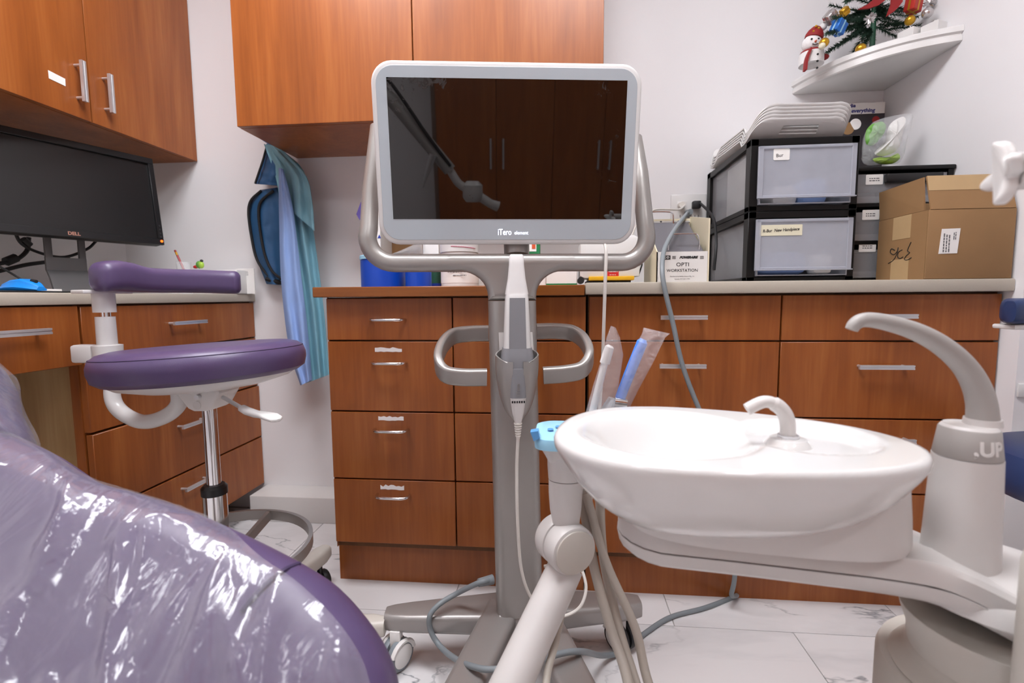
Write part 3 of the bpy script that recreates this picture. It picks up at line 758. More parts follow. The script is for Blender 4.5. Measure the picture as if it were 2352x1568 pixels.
# support tube: from the seat pan down, round and up to the post
PO = Vector((-1.055, 1.055, 0))
tp = [SO+Vector((-.07, .0, .672)), PY(410, 928, 1.0), PY(375, 958, 1.015), PY(325, 968, 1.03), PY(278, 945, 1.045), PY(258, 910, 1.05), Vector((PO.x+.01, PO.y, .70)), Vector((PO.x, PO.y, .765))]
G().tube(cr(tp, 7), .0165, seg=16).obj('support_tube', 'white_gloss', stool)
zb1 = PY(245, 806, PO.y).z
br = G(); br.lathe([(.021, zb1-.012), (.029, zb1-.012), (.030, zb1+.014), (.021, zb1+.016)], seg=28, c=PO)
br.box(-.072, -.018, -.016, .016, -.026, .016, bev=.006, M=Matrix.Translation((PO.x, PO.y-.01, zb1)))
br.obj('clamp', 'white_gloss', stool)
z1, z2, z3, z4 = [PY(245, q, PO.y).z for q in (727, 717, 672, 666)]
G().lathe([(0, zb1-.01), (.0205, zb1-.01), (.0195, z1), (0, z1)], seg=28, c=PO).obj('post', 'white_gloss', stool)
G().lathe([(0, z1-.003), (.0115, z1-.003), (.0115, z2+.003), (0, z2+.003)], seg=20, c=PO).obj('post_rod', 'chrome', stool)
G().lathe([(0, z2), (.0225, z2), (.0225, z3), (0, z3)], seg=28, c=PO).obj('post_sleeve', 'white_gloss', stool)
dirp = (PY(290, 668, PO.y+.08)-PY(185, 668, PO.y-.02)); dirp.z = 0
G().box(-.055, .055, -.02, .02, z3-.002, z4, bev=.002, M=Matrix.Translation((PO.x, PO.y, 0)) @ Matrix.Rotation(atan2(dirp.y, dirp.x), 4, 'Z')).obj('pad_plate', 'white_semi', stool)
# curved arm pad swept round the seat
keys = [(216, 638, 1.01, 66, .058, 1.0), (258, 633, 1.05, 70, .066, 1.0), (298, 637, 1.09, 66, .064, 1.0), (340, 643, 1.13, 56, .056, 1), (400, 645, 1.19, 54, .056, 1), (460, 646, 1.245, 53, .056, 1), (520, 648, 1.295, 52, .054, 1), (553, 649, 1.315, 52, .052, 1)]
path = []; hh = []; ww = []
for px, py, Y, h, w, _ in keys:
    p = PY(px, py, Y); path.append(p); hh.append((PY(px, py-h/2, Y)-PY(px, py+h/2, Y)).z); ww.append(w)
n = len(path)
def lerpk(A, t):
    i = min(int(t*(n-1)), n-2); f = t*(n-1)-i; return A[i]*(1-f)+A[i+1]*f
dense = cr(path, 8); rings = []; m = len(dense)
for i, p in enumerate(dense):
    t = i/(m-1); T = (dense[min(i+1, m-1)]-dense[max(i-1, 0)]); T.z = 0; T.normalize(); nv = Vector((-T.y, T.x, 0))
    h, w = lerpk(hh, t), lerpk(ww, t)
    e = min(1, (t+.004)/.07, (1.004-t)/.07); s = sqrt(max(.02, 1-(1-e)**2))
    s0 = .2+.8*s
    rings.append([p+nv*(u*w*s0)+Vector((0, 0, v*h*(.45+.55*s))) for u, v in rr(1, 1, .34, 6)])
for end, sg in ((0, -1), (-1, 1)):
    pass
pad = G().loft(rings).obj('arm_pad', 'purple_vinyl', stool)
sm = [r[6]*.5+r[7]*.5 for r in rings[2:18]]
G().tube([dense[i]+(rings[i][20]*.55+rings[i][13]*.45-dense[i])*1.004 for i in range(2, 20)], .0009, seg=5).obj('seam', 'purple_seam', pad)

# ================================================================== DESK ITEMS
ZD = .8775
mR = Vector((cos(1.204), sin(1.204), 0)); mN0 = Vector((sin(1.204), -cos(1.204), 0)); mU = Vector((0, 0, cos(-.122)))+mN0*sin(-.122); mN = mR.cross(mU)
MO = Vector((-1.391, 1.631, 1.198)); mw, mh = .50, .30
mon = root('monitor', 'black wide desktop monitor on a grey stand under the left wall cabinet', 'monitor', (-1.50, 1.40, ZD))
MM = frame(MO-mR*(mw/2), mR, mU)
hs = G(); hs.box(-mw/2, mw/2, -mh/2, mh/2, -.045, -.012, bev=.008, M=MM)
for a, b_, c, d in ((-mw/2, mw/2, mh/2-.020, mh/2), (-mw/2, mw/2, -mh/2, -mh/2+.022), (-mw/2, -mw/2+.017, -mh/2+.022, mh/2-.020), (mw/2-.017, mw/2, -mh/2+.022, mh/2-.020)):
    hs.box(a, b_, c, d, -.0125, 0, bev=.0015, seg=1, M=MM)
ho = hs.obj('housing', 'black_plastic', mon)
G().box(-mw/2+.012, mw/2-.012, -mh/2+.018, mh/2-.016, -.012, -.0085, M=MM).obj('display', 'screen_matte', ho, smooth=0)
text('DELL', .014, MM @ Vector((-.005, -mh/2+.011, .0002)), mR, mU, 'logo_salmon', ho, off=.0004)
led = G(); led.cyl(MM @ Vector((mw/2-.0085, -mh/2+.012, -.002)), MM @ Vector((mw/2-.0085, -mh/2+.012, .0015)), .0042, seg=14); led.obj('power_light', 'led_orange', ho)
for k in range(4):
    G().cyl(MM @ Vector((mw/2-.0085, -mh/2+.027+k*.013, -.002)), MM @ Vector((mw/2-.0085, -mh/2+.027+k*.013, .0008)), .0027, seg=10).obj('button', 'dark_lens', ho)
nk = MO-mR*(mw/2)-mN*.06
nx = Vector((mR.x, mR.y, 0)).normalized(); ny = Vector((-nx.y, nx.x, 0))
nc = Vector((nk.x, nk.y, 0))
def nq(a, b, z): return nc+nx*a+ny*b+Vector((0, 0, z))
bt = G()
for s in (-1, 1): bt.loft([[nq(s*.042+u*.018, v*.012-.0, z) for u, v in rr(1, 1, .2, 2)] for z in (.99, 1.12)])
bt.loft([[nq(u*.102, v*.012, z) for u, v in rr(1, 1, .1, 2)] for z in (.95, .991)])
bt.loft([[nq(u*.102, v*.012, z) for u, v in rr(1, 1, .1, 2)] for z in (1.06, 1.2)])
bt.obj('stand_neck', 'stand_grey', mon)
G().loft([[nq(u*.13, -.075+v*.014, ZD+.007) for u, v in rr(1, 1, .1, 2)], [nq(u*.115, -.035+v*.012, ZD+.05) for u, v in rr(1, 1, .1, 2)], [nq(u*.102, v*.012, .952) for u, v in rr(1, 1, .1, 2)]]).obj('stand_foot', 'stand_grey', mon)
G().loft([[nq(u, v-.02, z) for u, v in rr(.20, .18, .03, 4)] for z in (ZD+.0005, ZD+.008)]).obj('stand_base', 'stand_grey', mon)
# cables behind the monitor
def wcable(pts, r, lab_, m='black_rubber', extra=None):
    c = root('cable', lab_, 'cable', pts[0]); G().tube(cr(pts, 7), r, seg=8).obj('cord', m, c)
    if extra: G().cyl(extra[0], extra[1], r*2.2, seg=10).obj('ferrite', m, c)
XW = -1.60
cA = [PX(30, 520, XW), PX(50, 560, XW), PX(100, 583, XW), PX(150, 590, XW), PX(200, 572, XW+.02), PX(222, 552, XW+.03)]
wcable(cA, .0045, 'thin black video cable hanging behind the monitor stand with two thick ends', extra=(PX(52, 549, XW), PX(68, 563, XW)))
cB = [PX(66, 545, XW-.02), PX(62, 575, XW-.02), PX(38, 596, XW-.02), PX(10, 603, XW-.02), PX(-60, 615, XW-.03)]
wcable(cB, .006, 'black power cable bending down at the left behind the monitor', extra=(PX(14, 601, XW-.02), PX(36, 592, XW-.02)))
cC = [PX(-60, 632, XW-.05), PX(0, 622, XW-.05), PX(60, 608, XW-.05), PX(120, 600, XW-.05), PX(160, 595, XW-.05)]
wcable(cC, .006, 'black cable crossing low behind the monitor stand')
cD = [PX(-40, 590, -1.45), PX(0, 612, -1.45), PX(30, 630, -1.45), PX(48, 641, -1.44)]
wcable(cD, .0028, 'thin black mouse cable leading to the blue mouse')
# mouse pad, mouse, papers
def desk_box(name, m, px0, px1, X, dx, h, label, cat, z=ZD, py=665):
    a, b_ = PX(px0, py, X).y, PX(px1, py, X).y
    return G().box(X-dx, X, a, b_, z+.0006, z+h, bev=min(.001, h/4), seg=1).obj(name, m, None, label, cat)
desk_box('mouse_pad', 'black_matte', -60, 205, -1.24, .22, .0045, 'black mouse pad lying along the desk edge', 'mouse pad')
mp_ = PX(52, 652, -1.30)
ms = root('computer_mouse', 'bright blue computer mouse on the black mouse pad', 'mouse', (-1.30, mp_.y, ZD+.0045))
rings = []
for t, w, h in ((0, .013, .010), (.12, .021, .017), (.35, .024, .026), (.6, .023, .029), (.85, .019, .020), (1, .010, .010)):
    x = -1.35+.10*t
    rings.append([(x, mp_.y+u, ZD+.0052+max(0, v+.5)*h) for u, v in [(a*w*(1.25 if b < 0 else .8), b) for a, b in rr(2, 1, .3, 4)]])
G().loft(rings).obj('shell', 'blue_mouse', ms)
G().cyl((-1.275, mp_.y, ZD+.030), (-1.262, mp_.y, ZD+.0275), .004, seg=10).obj('wheel', 'black_rubber', ms)
desk_box('paper_slip', 'paper', 84, 143, -1.36, .05, .012, 'small stack of white paper slips beside the blue mouse', 'paper', z=ZD)
desk_box('note_pad', 'paper', -45, 14, -1.42, .05, .013, 'white note pad at the far left of the desk', 'note pad')
# things at the far end of the desk
tr = root('desk_tray', 'low white desk tray behind the stool arm pad', 'tray', (-1.30, 1.70, ZD))
yw = 1.74
x0, x1 = PY(440, 640, yw).x, PY(545, 640, yw).x
zt_ = PY(470, 620, yw).z
G().box(x0, x1, yw, yw+.075, ZD+.0006, zt_, bev=.004).obj('tray_body', 'white_gloss', tr)
G().box(x0+.08, x1-.002, yw-.0015, yw+.04, ZD+.004, zt_-.004, bev=.001).obj('tray_front', 'white_semi', tr)
pn = root('pencil', 'red pencil with eraser leaning in a clear cup on the desk', 'pencil', PY(425, 620, 1.72))
p0, p1 = PY(432, 640, 1.705), PY(402, 575, 1.735); d = (p1-p0)
G().cyl(p0, p0+d*.82, .0038, seg=6).obj('shaft', 'pencil_red', pn, smooth=0)
G().cyl(p0+d*.82, p0+d*.93, .004, seg=10).obj('ferrule', 'gold', pn)
G().cyl(p0+d*.93, p1, .0038, seg=10).obj('eraser', 'red_velvet', pn)
cpc = PY(424, 640, 1.72)
G().lathe([(.020, 0), (.024, PY(424, 602, 1.72).z-ZD), (.0225, PY(424, 602, 1.72).z-ZD), (.0185, .003)], seg=20, c=(cpc.x, cpc.y, ZD+.0006)).obj('clear_cup', 'bag_clear', None, 'clear plastic cup holding the red pencil', 'cup')
ty = root('toy_clip', 'small green and yellow toy clip standing on the white desk tray', 'toy', PY(462, 621, 1.76))
tq = PY(462, 609, 1.76); b0 = PY(462, 621, 1.76)
G().ball(tq+Vector((.004, -.004, .001)), .0135, sc_=(.75, .7, 1)).obj('belly', 'lime', ty)
G().ball(tq+Vector((-.008, 0, .002)), .014, sc_=(.8, .8, 1.05)).obj('body', 'green_plastic', ty)
G().ball(tq+Vector((.006, -.004, .016)), .006).obj('head', 'black_plastic', ty)
G().ball(tq+Vector((-.022, 0, -.006)), .008, sc_=(1.3, .8, .8)).obj('tail', 'red_label', ty)
q0, q1 = PY(543, 617, 1.80), PY(588, 678, 1.80)
wp = root('label_card', 'white printed card standing at the end of the desk against the wall', 'card', (q0.x, 1.80, ZD))
G().box(q0.x, q1.x, 1.795, 1.80, ZD+.0006, q0.z, bev=.0005, seg=1).obj('card', 'paper', wp, smooth=0)
squiggle(4, .03, .018, ((q0.x+q1.x)/2-.002, 1.7949, q0.z-.018), (1, 0, 0), (0, 0, 1), 'ink_grey', wp, seed=4)

# ================================================================== GARMENTS ON THE WALL HOOK
def cloth(name, m, left, right, Y0, parent, folds=3, amp=.012, th=.003, bow=.02, ph=0.0, tagm=None):
    n = 30; L = cr([Vector((a, b, 0)) for a, b in left], 10); R = cr([Vector((a, b, 0)) for a, b in right], 10)
    def at(C, t): i = min(int(t*(len(C)-1)), len(C)-2); f = t*(len(C)-1)-i; return C[i].lerp(C[i+1], f)
    rows = []
    for i in range(41):
        t = i/40; a, b_ = at(L, t), at(R, t); row = []
        for j in range(n+1):
            s = j/n; q = a.lerp(b_, s)
            dy = amp*sin(folds*2*pi*s+ph+1.5*t)*min(1, .35+t)-bow*sin(pi*s)+.004*noise.noise(Vector((s*5, t*9, ph)))
            row.append(PY(q.x, q.y, Y0+dy))
        rows.append(row)
    return G().sheet(rows, th, (0, 1, 0)).obj(name, m, parent)
hk = root('coat_hook', 'pale blue hanger strap under the middle wall cabinet', 'hook', PY(600, 318, 1.80))
G().tube([PY(583, 308, 1.70), PY(600, 318, 1.75), PY(620, 331, 1.80), PY(650, 348, 1.853)], 1, prof=[(-.004, -.0015), (.004, -.0015), (.004, .0015), (-.004, .0015)], up=(0, 0, 1)).obj('strap', 'gown_blue', hk)
ap = root('lead_apron', 'dark blue lead apron with black binding hanging on the back wall', 'apron', PY(610, 640, 1.83))
cloth('apron_body', 'navy_cloth', [(597, 436), (572, 470), (575, 530), (588, 590), (612, 652)], [(640, 430), (660, 470), (664, 530), (664, 590), (666, 656)], 1.822, ap, folds=2, amp=.006, bow=.018)
cloth('collar', 'navy_cloth', [(612, 330), (604, 358), (597, 390), (586, 422)], [(650, 332), (656, 362), (660, 400), (664, 428)], 1.795, ap, folds=1.3, amp=.010, bow=.012)
def trim(pts, Y, r=.0052):
    return G().tube(cr([PY(a, b_, Y) for a, b_ in pts], 7), r, seg=8).obj('binding', 'black_trim', ap)
trim([(600, 438), (577, 460), (571, 490), (578, 545), (590, 595), (612, 628), (640, 648)], 1.812)
trim([(628, 438), (600, 462), (594, 490), (600, 545), (610, 590), (625, 622), (645, 640)], 1.796)
trim([(613, 335), (605, 365), (595, 395), (586, 422)], 1.785, .004)
trim([(612, 640), (640, 648), (666, 652)], 1.812, .009)
g1 = root('disposable_gown', 'teal disposable gown hanging right of the dark blue apron', 'gown', PY(700, 880, 1.80))
cloth('gown_body', 'gown_teal', [(606, 330), (636, 420), (655, 560), (680, 700), (702, 880)], [(650, 345), (700, 400), (718, 520), (742, 700), (756, 860)], 1.775, g1, folds=2.5, amp=.012, bow=.02)
cloth('sleeve', 'gown_teal', [(612, 330), (660, 390), (672, 430), (676, 490)], [(640, 338), (700, 400), (716, 460), (722, 530)], 1.74, g1, folds=1.4, amp=.010, bow=.012, ph=1)
g2 = root('disposable_gown', 'light blue disposable gown hanging between the dark apron and the teal gown', 'gown', PY(680, 880, 1.75))
cloth('gown_body', 'gown_blue', [(640, 385), (641, 500), (646, 650), (664, 800), (690, 885)], [(650, 388), (672, 480), (692, 640), (706, 760), (716, 872)], 1.722, g2, folds=1.6, amp=.008, bow=.014, ph=2)

# ================================================================== DENTAL UNIT (basin, cup filler, arm, base)
ZB = .700
unit = root('dental_unit', 'white dental unit with oval spittoon basin, cup filler pillar and swing arm', 'dental unit', (.50, .56, 0))
# rim outline (world x, y) clockwise from the left end
RO = [(-.006, .545), (.012, .485), (.060, .446), (.125, .432), (.200, .431), (.275, .441), (.335, .468), (.365, .512), (.362, .560), (.330, .607), (.270, .648), (.200, .676), (.125, .688), (.060, .672), (.014, .622)]
ro = [Vector((p.x, p.y, 0)) for p in cr([Vector((a, b_, 0)) for a, b_ in RO], 6, closed=True)]
cen = Vector((.17, .556, 0))
def sm(a, b, x): t = max(0, min(1, (x-a)/(b-a))); return t*t*(3-2*t)
def depth(x, y):
    # main bowl on the left, shallow tray on the right
    d = 0
    e1 = sqrt(((x-.122)/.104)**2+((y-.562)/.103)**2)
    d = max(d, .058*sm(0, .62, 1-e1))
    e2 = sqrt(((x-.268)/.072)**2+((y-.552)/.068)**2)
    d = max(d, .010*(1-sm(.80, 1.0, e2)))
    return d
b = G(); rings = []
def ringat(s, z, sh=(0, 0)): return [(cen.x+sh[0]+(p.x-cen.x)*s, cen.y+sh[1]+(p.y-cen.y)*s, z) for p in ro]
# underside, from the foot up to the rim
bowl = []
for s, z, sx in ((.30, .612, -.012), (.48, .616, -.010), (.62, .624, -.006), (.76, .640, -.002), (.88, .662, 0), (.958, .684, 0), (.995, .696, 0), (.998, .702, 0), (.985, .7065, 0), (.965, .7075, 0)):
    bowl.append(ringat(s, z, (sx, 0)))
for k in range(1, 56):
    s = .965*(1-k/56)
    r_ = []
    for p in ro:
        x, y = cen.x+(p.x-cen.x)*s, cen.y+(p.y-cen.y)*s
        r_.append((x, y, .7075-.002*sm(.95, .8, s)*0-depth(x, y)))
    bowl.append(r_)
b.loft(bowl); bo_ = b.obj('basin', 'ceramic', unit, smooth=60)
# boss and small rinse spout
Y2 = .548
sb = PY(1810, 1008, Y2)
G().lathe([(.0, -.012), (.026, -.012), (.023, -.002), (.018, .004), (.0, .006)], seg=28, c=(sb.x, sb.y, sb.z-.003)).obj('spout_boss', 'ceramic', bo_)
G().lathe([(0, 0), (.0105, 0), (.0105, .003), (0, .003)], seg=24, c=(sb.x, sb.y, sb.z+.002)).obj('spout_ring', 'steel', bo_)
sp = [(1810, 1004), (1808, 965), (1797, 942), (1778, 927), (1757, 922), (1736, 929), (1716, 940)]
G().tube(cr([PY(a, c_, Y2) for a, c_ in sp], 6), [.0078]*20+[.0066]*20, seg=16).obj('rinse_spout', 'unit_white', bo_)
# housing below the basin
def oval(x0, x1, y0, y1, z, n=48, p=3.2, tilt=-.12):
    cx, cy, a, c_ = (x0+x1)/2, (y0+y1)/2, (x1-x0)/2, (y1-y0)/2; o = []
    for k in range(n):
        t = 2*pi*k/n; u = math.copysign(abs(cos(t))**(2/p), cos(t))*a; v = math.copysign(abs(sin(t))**(2/p), sin(t))*c_
        o.append((cx+u, cy+v+u*tilt, z))
    return o
G().loft([oval(.084, .368, .508, .655, .592), oval(.080, .371, .506, .655, .60), oval(.078, .369, .506, .655, .63), [(x, y, .634+.056*sm(.225, .262, x)) for x, y, _ in oval(.080, .364, .508, .655, .69)]]).obj('housing', 'unit_white', unit)
# arm: two shells with a seam, widening into the hub
def armring(z, inset, n=64):
    # centreline from the left end to the hub
    ctrl = [(.135, .612, .064), (.20, .603, .064), (.27, .592, .064), (.34, .580, .064), (.40, .566, .068), (.455, .555, .078)]
    top, bot = [], []
    for i, (x, y, w) in enumerate(ctrl):
        top.append(Vector((x+.0, y+w-inset, z))); bot.append(Vector((x, y-w+inset, z)))
    endL = [Vector((.135-(.064-inset)*sin(a)*.95, .612-(.064-inset)*cos(a), z)) for a in [pi*k/10 for k in range(1, 10)]]
    hubr = .092-inset; hub = [Vector((.478+hubr*cos(a), .552+hubr*sin(a), z)) for a in [radians(-70+140*k/12) for k in range(13)]]
    ring = cr(bot, 5)+hub+cr(top, 5)[::-1]+endL[::-1]
    return [Vector((v.x, v.y, v.z-.036*sm(.37, .49, v.x))) for v in ring]
a1 = G().loft([armring(.5405, .030), armring(.5445, .012), armring(.552, .003), armring(.5655, 0)]).obj('arm_lower', 'unit_white', unit)
a2 = G().loft([armring(.567, .001), armring(.584, .001), armring(.590, .006), armring(.5915, .02), armring(.592, .036), armring(.592, .050)]).obj('arm_upper', 'unit_white', unit)
# hub dome rising under the pillar
PC = Vector((.4335, .555, 0))
G().loft([[(.470+r*cos(2*pi*k/40)*1.0, .555+r*sin(2*pi*k/40), z) for k in range(40)] for r, z in ((.088, .540), (.084, .553), (.072, .564), (.055, .571), (.02, .574))]).obj('hub_dome', 'unit_white', unit)
G().loft([[(.478+r*cos(2*pi*k/40), .552+r*sin(2*pi*k/40), z) for k in range(40)] for r, z in ((.078, .46), (.080, .48), (.086, .497), (.088, .506))]).obj('hub_skirt', 'unit_cream', unit)
# base column on the floor
BC = (.500, .560, 0)
G().lathe([(0, .0), (.130, 0), (.130, .02), (.122, .03), (.121, .424), (.118, .431), (.112, .434), (.0, .435)], seg=56, c=BC).obj('base_column', 'unit_cream', unit)
G().lathe([(.0, .4345), (.096, .4345), (.093, .439), (.084, .444), (.080, .452), (.080, .475), (.0, .475)], seg=48, c=(.482, .556, 0)).obj('swivel_collar', 'unit_cream', unit)
# cup filler pillar
pil = G().lathe([(.0, .545), (.035, .545), (.0325, .60), (.0295, .6875), (.0, .6875)], seg=40, c=PC).obj('pillar', 'unit_white', unit)
band = G().lathe([(0, .688), (.0285, .688), (.029, .689), (.0255, .717), (.0245, .7185), (0, .7185)], seg=40, c=PC).obj('pillar_band', 'unit_grey', unit)
G().lathe([(0, .7187), (.0245, .7187), (.022, .7215), (.0, .722)], seg=40, c=PC).obj('pillar_cap', 'unit_white', unit)
# curved lettering on the band
def curved_text(s_, size, ang0, z, rad_, m, parent):
    cu = bpy.data.curves.new('t', 'FONT'); cu.body = s_; cu.size = size; cu.extrude = .0003; cu.offset = .0006
    ob = bpy.data.objects.new('t', cu); COL.objects.link(ob)
    me = bpy.data.meshes.new_from_object(ob.evaluated_get(bpy.context.evaluated_depsgraph_get())); bpy.data.objects.remove(ob); bpy.data.curves.remove(cu)
    g_ = G(); g_.bm.from_mesh(me); bpy.data.meshes.remove(me)
    bmesh.ops.subdivide_edges(g_.bm, edges=[e for e in g_.bm.edges if e.calc_length() > .004], cuts=3)
    for v in g_.bm.verts:
        zz = z+v.co.y; rr_ = rad_(zz)+.0002+v.co.z; a = ang0+v.co.x/.0275
        v.co = Vector((PC.x+rr_*cos(a), PC.y+rr_*sin(a), zz))
    return g_.obj('lettering', m, parent, smooth=0)
curved_text(',UP', .0195, radians(-118), .6955, lambda z: .029+(.0255-.029)*(z-.689)/.028, 'white_semi', band)
cf = [(2257, 962), (2254, 925), (2243, 888), (2222, 850), (2190, 815), (2148, 784), (2100, 760), (2050, 744), (2005, 735), (1978, 736), (1962, 746), (1956, 757)]
pth = cr([PY(a, c_, PC.y) for a, c_ in cf], 5); nn = len(pth)
pth[0] = pth[0]
rads = [.0138+(.0062-.0138)*min(1, (i/(nn-1))**.9) for i in range(nn)]
G().tube(pth, rads, seg=20).obj('cup_spout', 'unit_grey', unit)
G().lathe([(0, -.004), (.0165, -.004), (.0155, .003), (0, .003)], seg=28, c=(pth[0].x, pth[0].y, .725)).obj('spout_collar', 'unit_white', unit)
# rounded grip post at the right edge
gpo = PY(2352, 1330, .45)
G().lathe([(0, -.20), (.013, -.20), (.014, .02), (.011, .034), (.004, .040), (0, .0405)], seg=24, c=(gpo.x+.0185, .455, gpo.z-.008)).obj('hose_post', 'unit_cream', unit)

# ================================================================== LAMP POLE WITH LOBED KNOB (right edge)
KP = PY(2312, 396, .45)
lp = root('lamp_pole', 'white lobed tightening knob on a pole at the right edge of the view', 'knob', (.62, .47, .437))
ax = Vector((-.97, .36, .04)).normalized()
gk = G(); M = frame(KP, ax.cross(Vector((0, 0, 1))).normalized(), (0, 0, 1))
pts = []
for k in range(64):
    t = 2*pi*k/64; r_ = .0195+.0075*cos(4*t+pi*.3); pts.append((r_*cos(t), r_*sin(t)))
zax = (M.to_3x3() @ Vector((0, 0, 1)))
sgn = 1 if zax.dot(ax) > 0 else -1
gk.prism(pts, -.005, .005, M=M, bev=.0028, seg=3)
for v in gk.bm.verts:
    w_ = M.inverted() @ v.co; v.co = v.co+zax*(.0045*cos(4*atan2(w_.y, w_.x)+pi*1.3)*(w_.to_2d().length/.027)**2)
gk.obj('knob', 'white_gloss', lp)
G().tube([KP-ax*.006, KP-ax*.10], [.0145, .0145], seg=20).obj('shaft', 'unit_white', lp)
e_ = KP-ax*.10
G().tube([e_, Vector((.62, .50, e_.z)), ], .016, seg=16).obj('arm', 'unit_white', lp)
G().cyl((.62, .50, .437), (.62, .50, 1.9), .02, seg=20).obj('pole', 'unit_white', lp)

# ================================================================== ASSISTANT ARM: holder with suction pieces
arm = root('instrument_holder', 'white jointed holder arm with round joint and blue covered keypad beside the basin', 'holder arm', (-.15, .45, 0))
YA = .735
def aY(px, py, dy=0): return PY(px, py, YA+dy)
T0, T1 = aY(1300, 1300), aY(1172, 1575, -.10)
d = (T1-T0).normalized()
G().tube([T0, T1, T1+d*.06, Vector((T1.x-.055, T1.y-.10, .10)), Vector((-.22, .46, .055))], [.0272, .0285, .029, .030, .030], seg=24).obj('lower_arm', 'unit_white', arm)
JC = aY(1298, 1248); jax = Vector((.48, -.86, -.12)).normalized()
def disc(c, ax_, r, t0, t1, bev=.006):
    M = frame(c, ax_.cross(Vector((0, 0, 1))).normalized(), (0, 0, 1)); z_ = (M.to_3x3() @ Vector((0, 0, 1))).dot(ax_); s = 1 if z_ > 0 else -1
    g_ = G(); pr_ = [(0, t0), (r-bev, t0), (r-bev*.3, t0+bev*.3), (r, t0+bev), (r, t1-bev), (r-bev*.3, t1-bev*.3), (r-bev, t1), (0, t1)]
    return g_.lathe([(a, z*s) for a, z in pr_], seg=44, M=M)
disc(JC, jax, .038, -.034, -.0045).obj('joint_half', 'unit_white', arm)
disc(JC, jax, .038, -.004, .030).obj('joint_half', 'unit_white', arm)
disc(JC, jax, .0335, .0295, .033, .002).obj('joint_cap', 'unit_cream', arm)
def oring(c, r, n=28, sx=1.0, sy=.8): return [(c.x+r*sx*cos(2*pi*k/n), c.y+r*sy*sin(2*pi*k/n), c.z) for k in range(n)]
up_ = []
for px, py, w in ((1300, 1200, 62), (1299, 1170, 72), (1299, 1130, 78), (1300, 1100, 80)):
    p = aY(px, py); r_ = (aY(px+w/2, py)-aY(px-w/2, py)).x/2; up_.append(oring(p, r_))
G().loft(up_).obj('upright', 'unit_white', arm)
up2 = []
for px, py, w in ((1300, 1098, 81), (1297, 1070, 79), (1292, 1030, 70)):
    p = aY(px, py); r_ = (aY(px+w/2, py)-aY(px-w/2, py)).x/2; up2.append(oring(p, r_))
G().loft(up2).obj('upright_top', 'unit_white', arm)
# holder head, wide, with blue film over the keypad
hd_ = []
for px, py, w, dp in ((1292, 1060, 62, .05), (1300, 1040, 100, .06), (1312, 1020, 150, .07), (1320, 1004, 180, .075)):
    p = aY(px, py); r_ = (aY(px+w/2, py)-aY(px-w/2, py)).x/2
    hd_.append([(p.x+u*r_*2, p.y+v*dp+.01, p.z+u*0) for u, v in rr(1, 1, .25, 4)])
G().loft(hd_).obj('holder_head', 'unit_white', arm)
p = aY(1322, 1000); r_ = (aY(1322+92, 984)-aY(1322-92, 984)).x/2
fk_ = G().loft([[(p.x+u*r_*2*s, p.y+v*.082*s+.012, p.z+z+.008*v) for u, v in rr(1, 1, .2, 4)] for s, z in ((1.02, -.012), (1.03, -.002), (1.0, .004), (.9, .006))]).obj('keypad_film', 'film_blue', arm)
for dx, dy in ((-.042, .0), (-.030, .012), (-.018, .022), (-.03, -.012), (-.016, .0), (-.004, .012)):
    G().lathe([(0, 0), (.005, 0), (.004, .0012), (0, .0014)], seg=14, c=(p.x+dx+.004, p.y+dy+.005, p.z+.0075+.1*dy)).obj('key', 'film_blue_dark', fk_)
tf = [aY(1218, 993, -.03), aY(1236, 990, -.03), aY(1240, 1006, -.03), aY(1226, 1014, -.03)]
G().prism([(v.x, v.z) for v in tf], -.002, .014, M=frame((0, YA-.015, 0), (1, 0, 0), (0, 0, 1))).obj('film_tail', 'film_blue_dark', fk_)
# saliva ejector and suction tip in clear sleeves
YS = .765
def sleeve(pts, th, parent, Y):
    rows = []; L_ = [PY(a, c_, Y) for a, c_ in pts[0]]; R2 = [PY(a, c_, Y) for a, c_ in pts[1]]
    ring = []
    for i in range(len(L_)):
        a, c_ = L_[i], R2[i]; o = []
        for k in range(20):
            t = 2*pi*k/20; s = (1-cos(t))/2; q = a.lerp(c_, s)
            o.append(q+Vector((0, th*sin(t)*(.35 if i == len(L_)-1 else 1)+.004*noise.noise(Vector((s*6, i*1.7, th*90))), 0)))
        ring.append(o)
    return G().loft(ring, cap=False).obj('clear_sleeve', 'sleeve_clear', parent)
se = root('saliva_ejector', 'white slim saliva ejector in a clear plastic sleeve behind the basin', 'suction tube', PY(1345, 980, YS))
G().tube([PY(1352, 985, YS), PY(1372, 900, YS), PY(1390, 830, YS)], [.0062, .0056, .0052], seg=12).obj('tube', 'tip_white', se)
G().tube([PY(1389, 834, YS), PY(1394, 815, YS), PY(1400, 797, YS), PY(1402, 793, YS)], [.0078, .0078, .007, .004], seg=14).obj('tip', 'tip_white', se)
sleeve([[(1340, 965), (1362, 885), (1384, 815), (1393, 775), (1403, 748)], [(1395, 970), (1420, 890), (1432, 815), (1424, 775), (1414, 752)]], .012, se, YS)
hv = root('suction_tip', 'blue suction tip on a steel handpiece in a clear plastic sleeve behind the basin', 'suction tube', PY(1400, 960, YS))
G().tube([PY(1420, 925, YS+.01), PY(1445, 860, YS+.01), PY(1475, 786, YS+.01)], [.0078, .0085, .0085], seg=16).obj('tip', 'tip_blue', hv)
G().tube([PY(1475, 786, YS+.01), PY(1478, 779, YS+.01)], [.0085, .005], seg=16).obj('tip_mouth', 'tip_blue', hv)
G().tube([PY(1385, 985, YS+.01), PY(1402, 945, YS+.01), PY(1414, 918, YS+.01)], [.0155, .0155, .012], seg=18).obj('valve_body', 'steel', hv)
G().cyl(PY(1412, 922, YS-.008), PY(1440, 926, YS-.008), .0075, .006, seg=14).obj('valve_knob', 'chrome', hv)
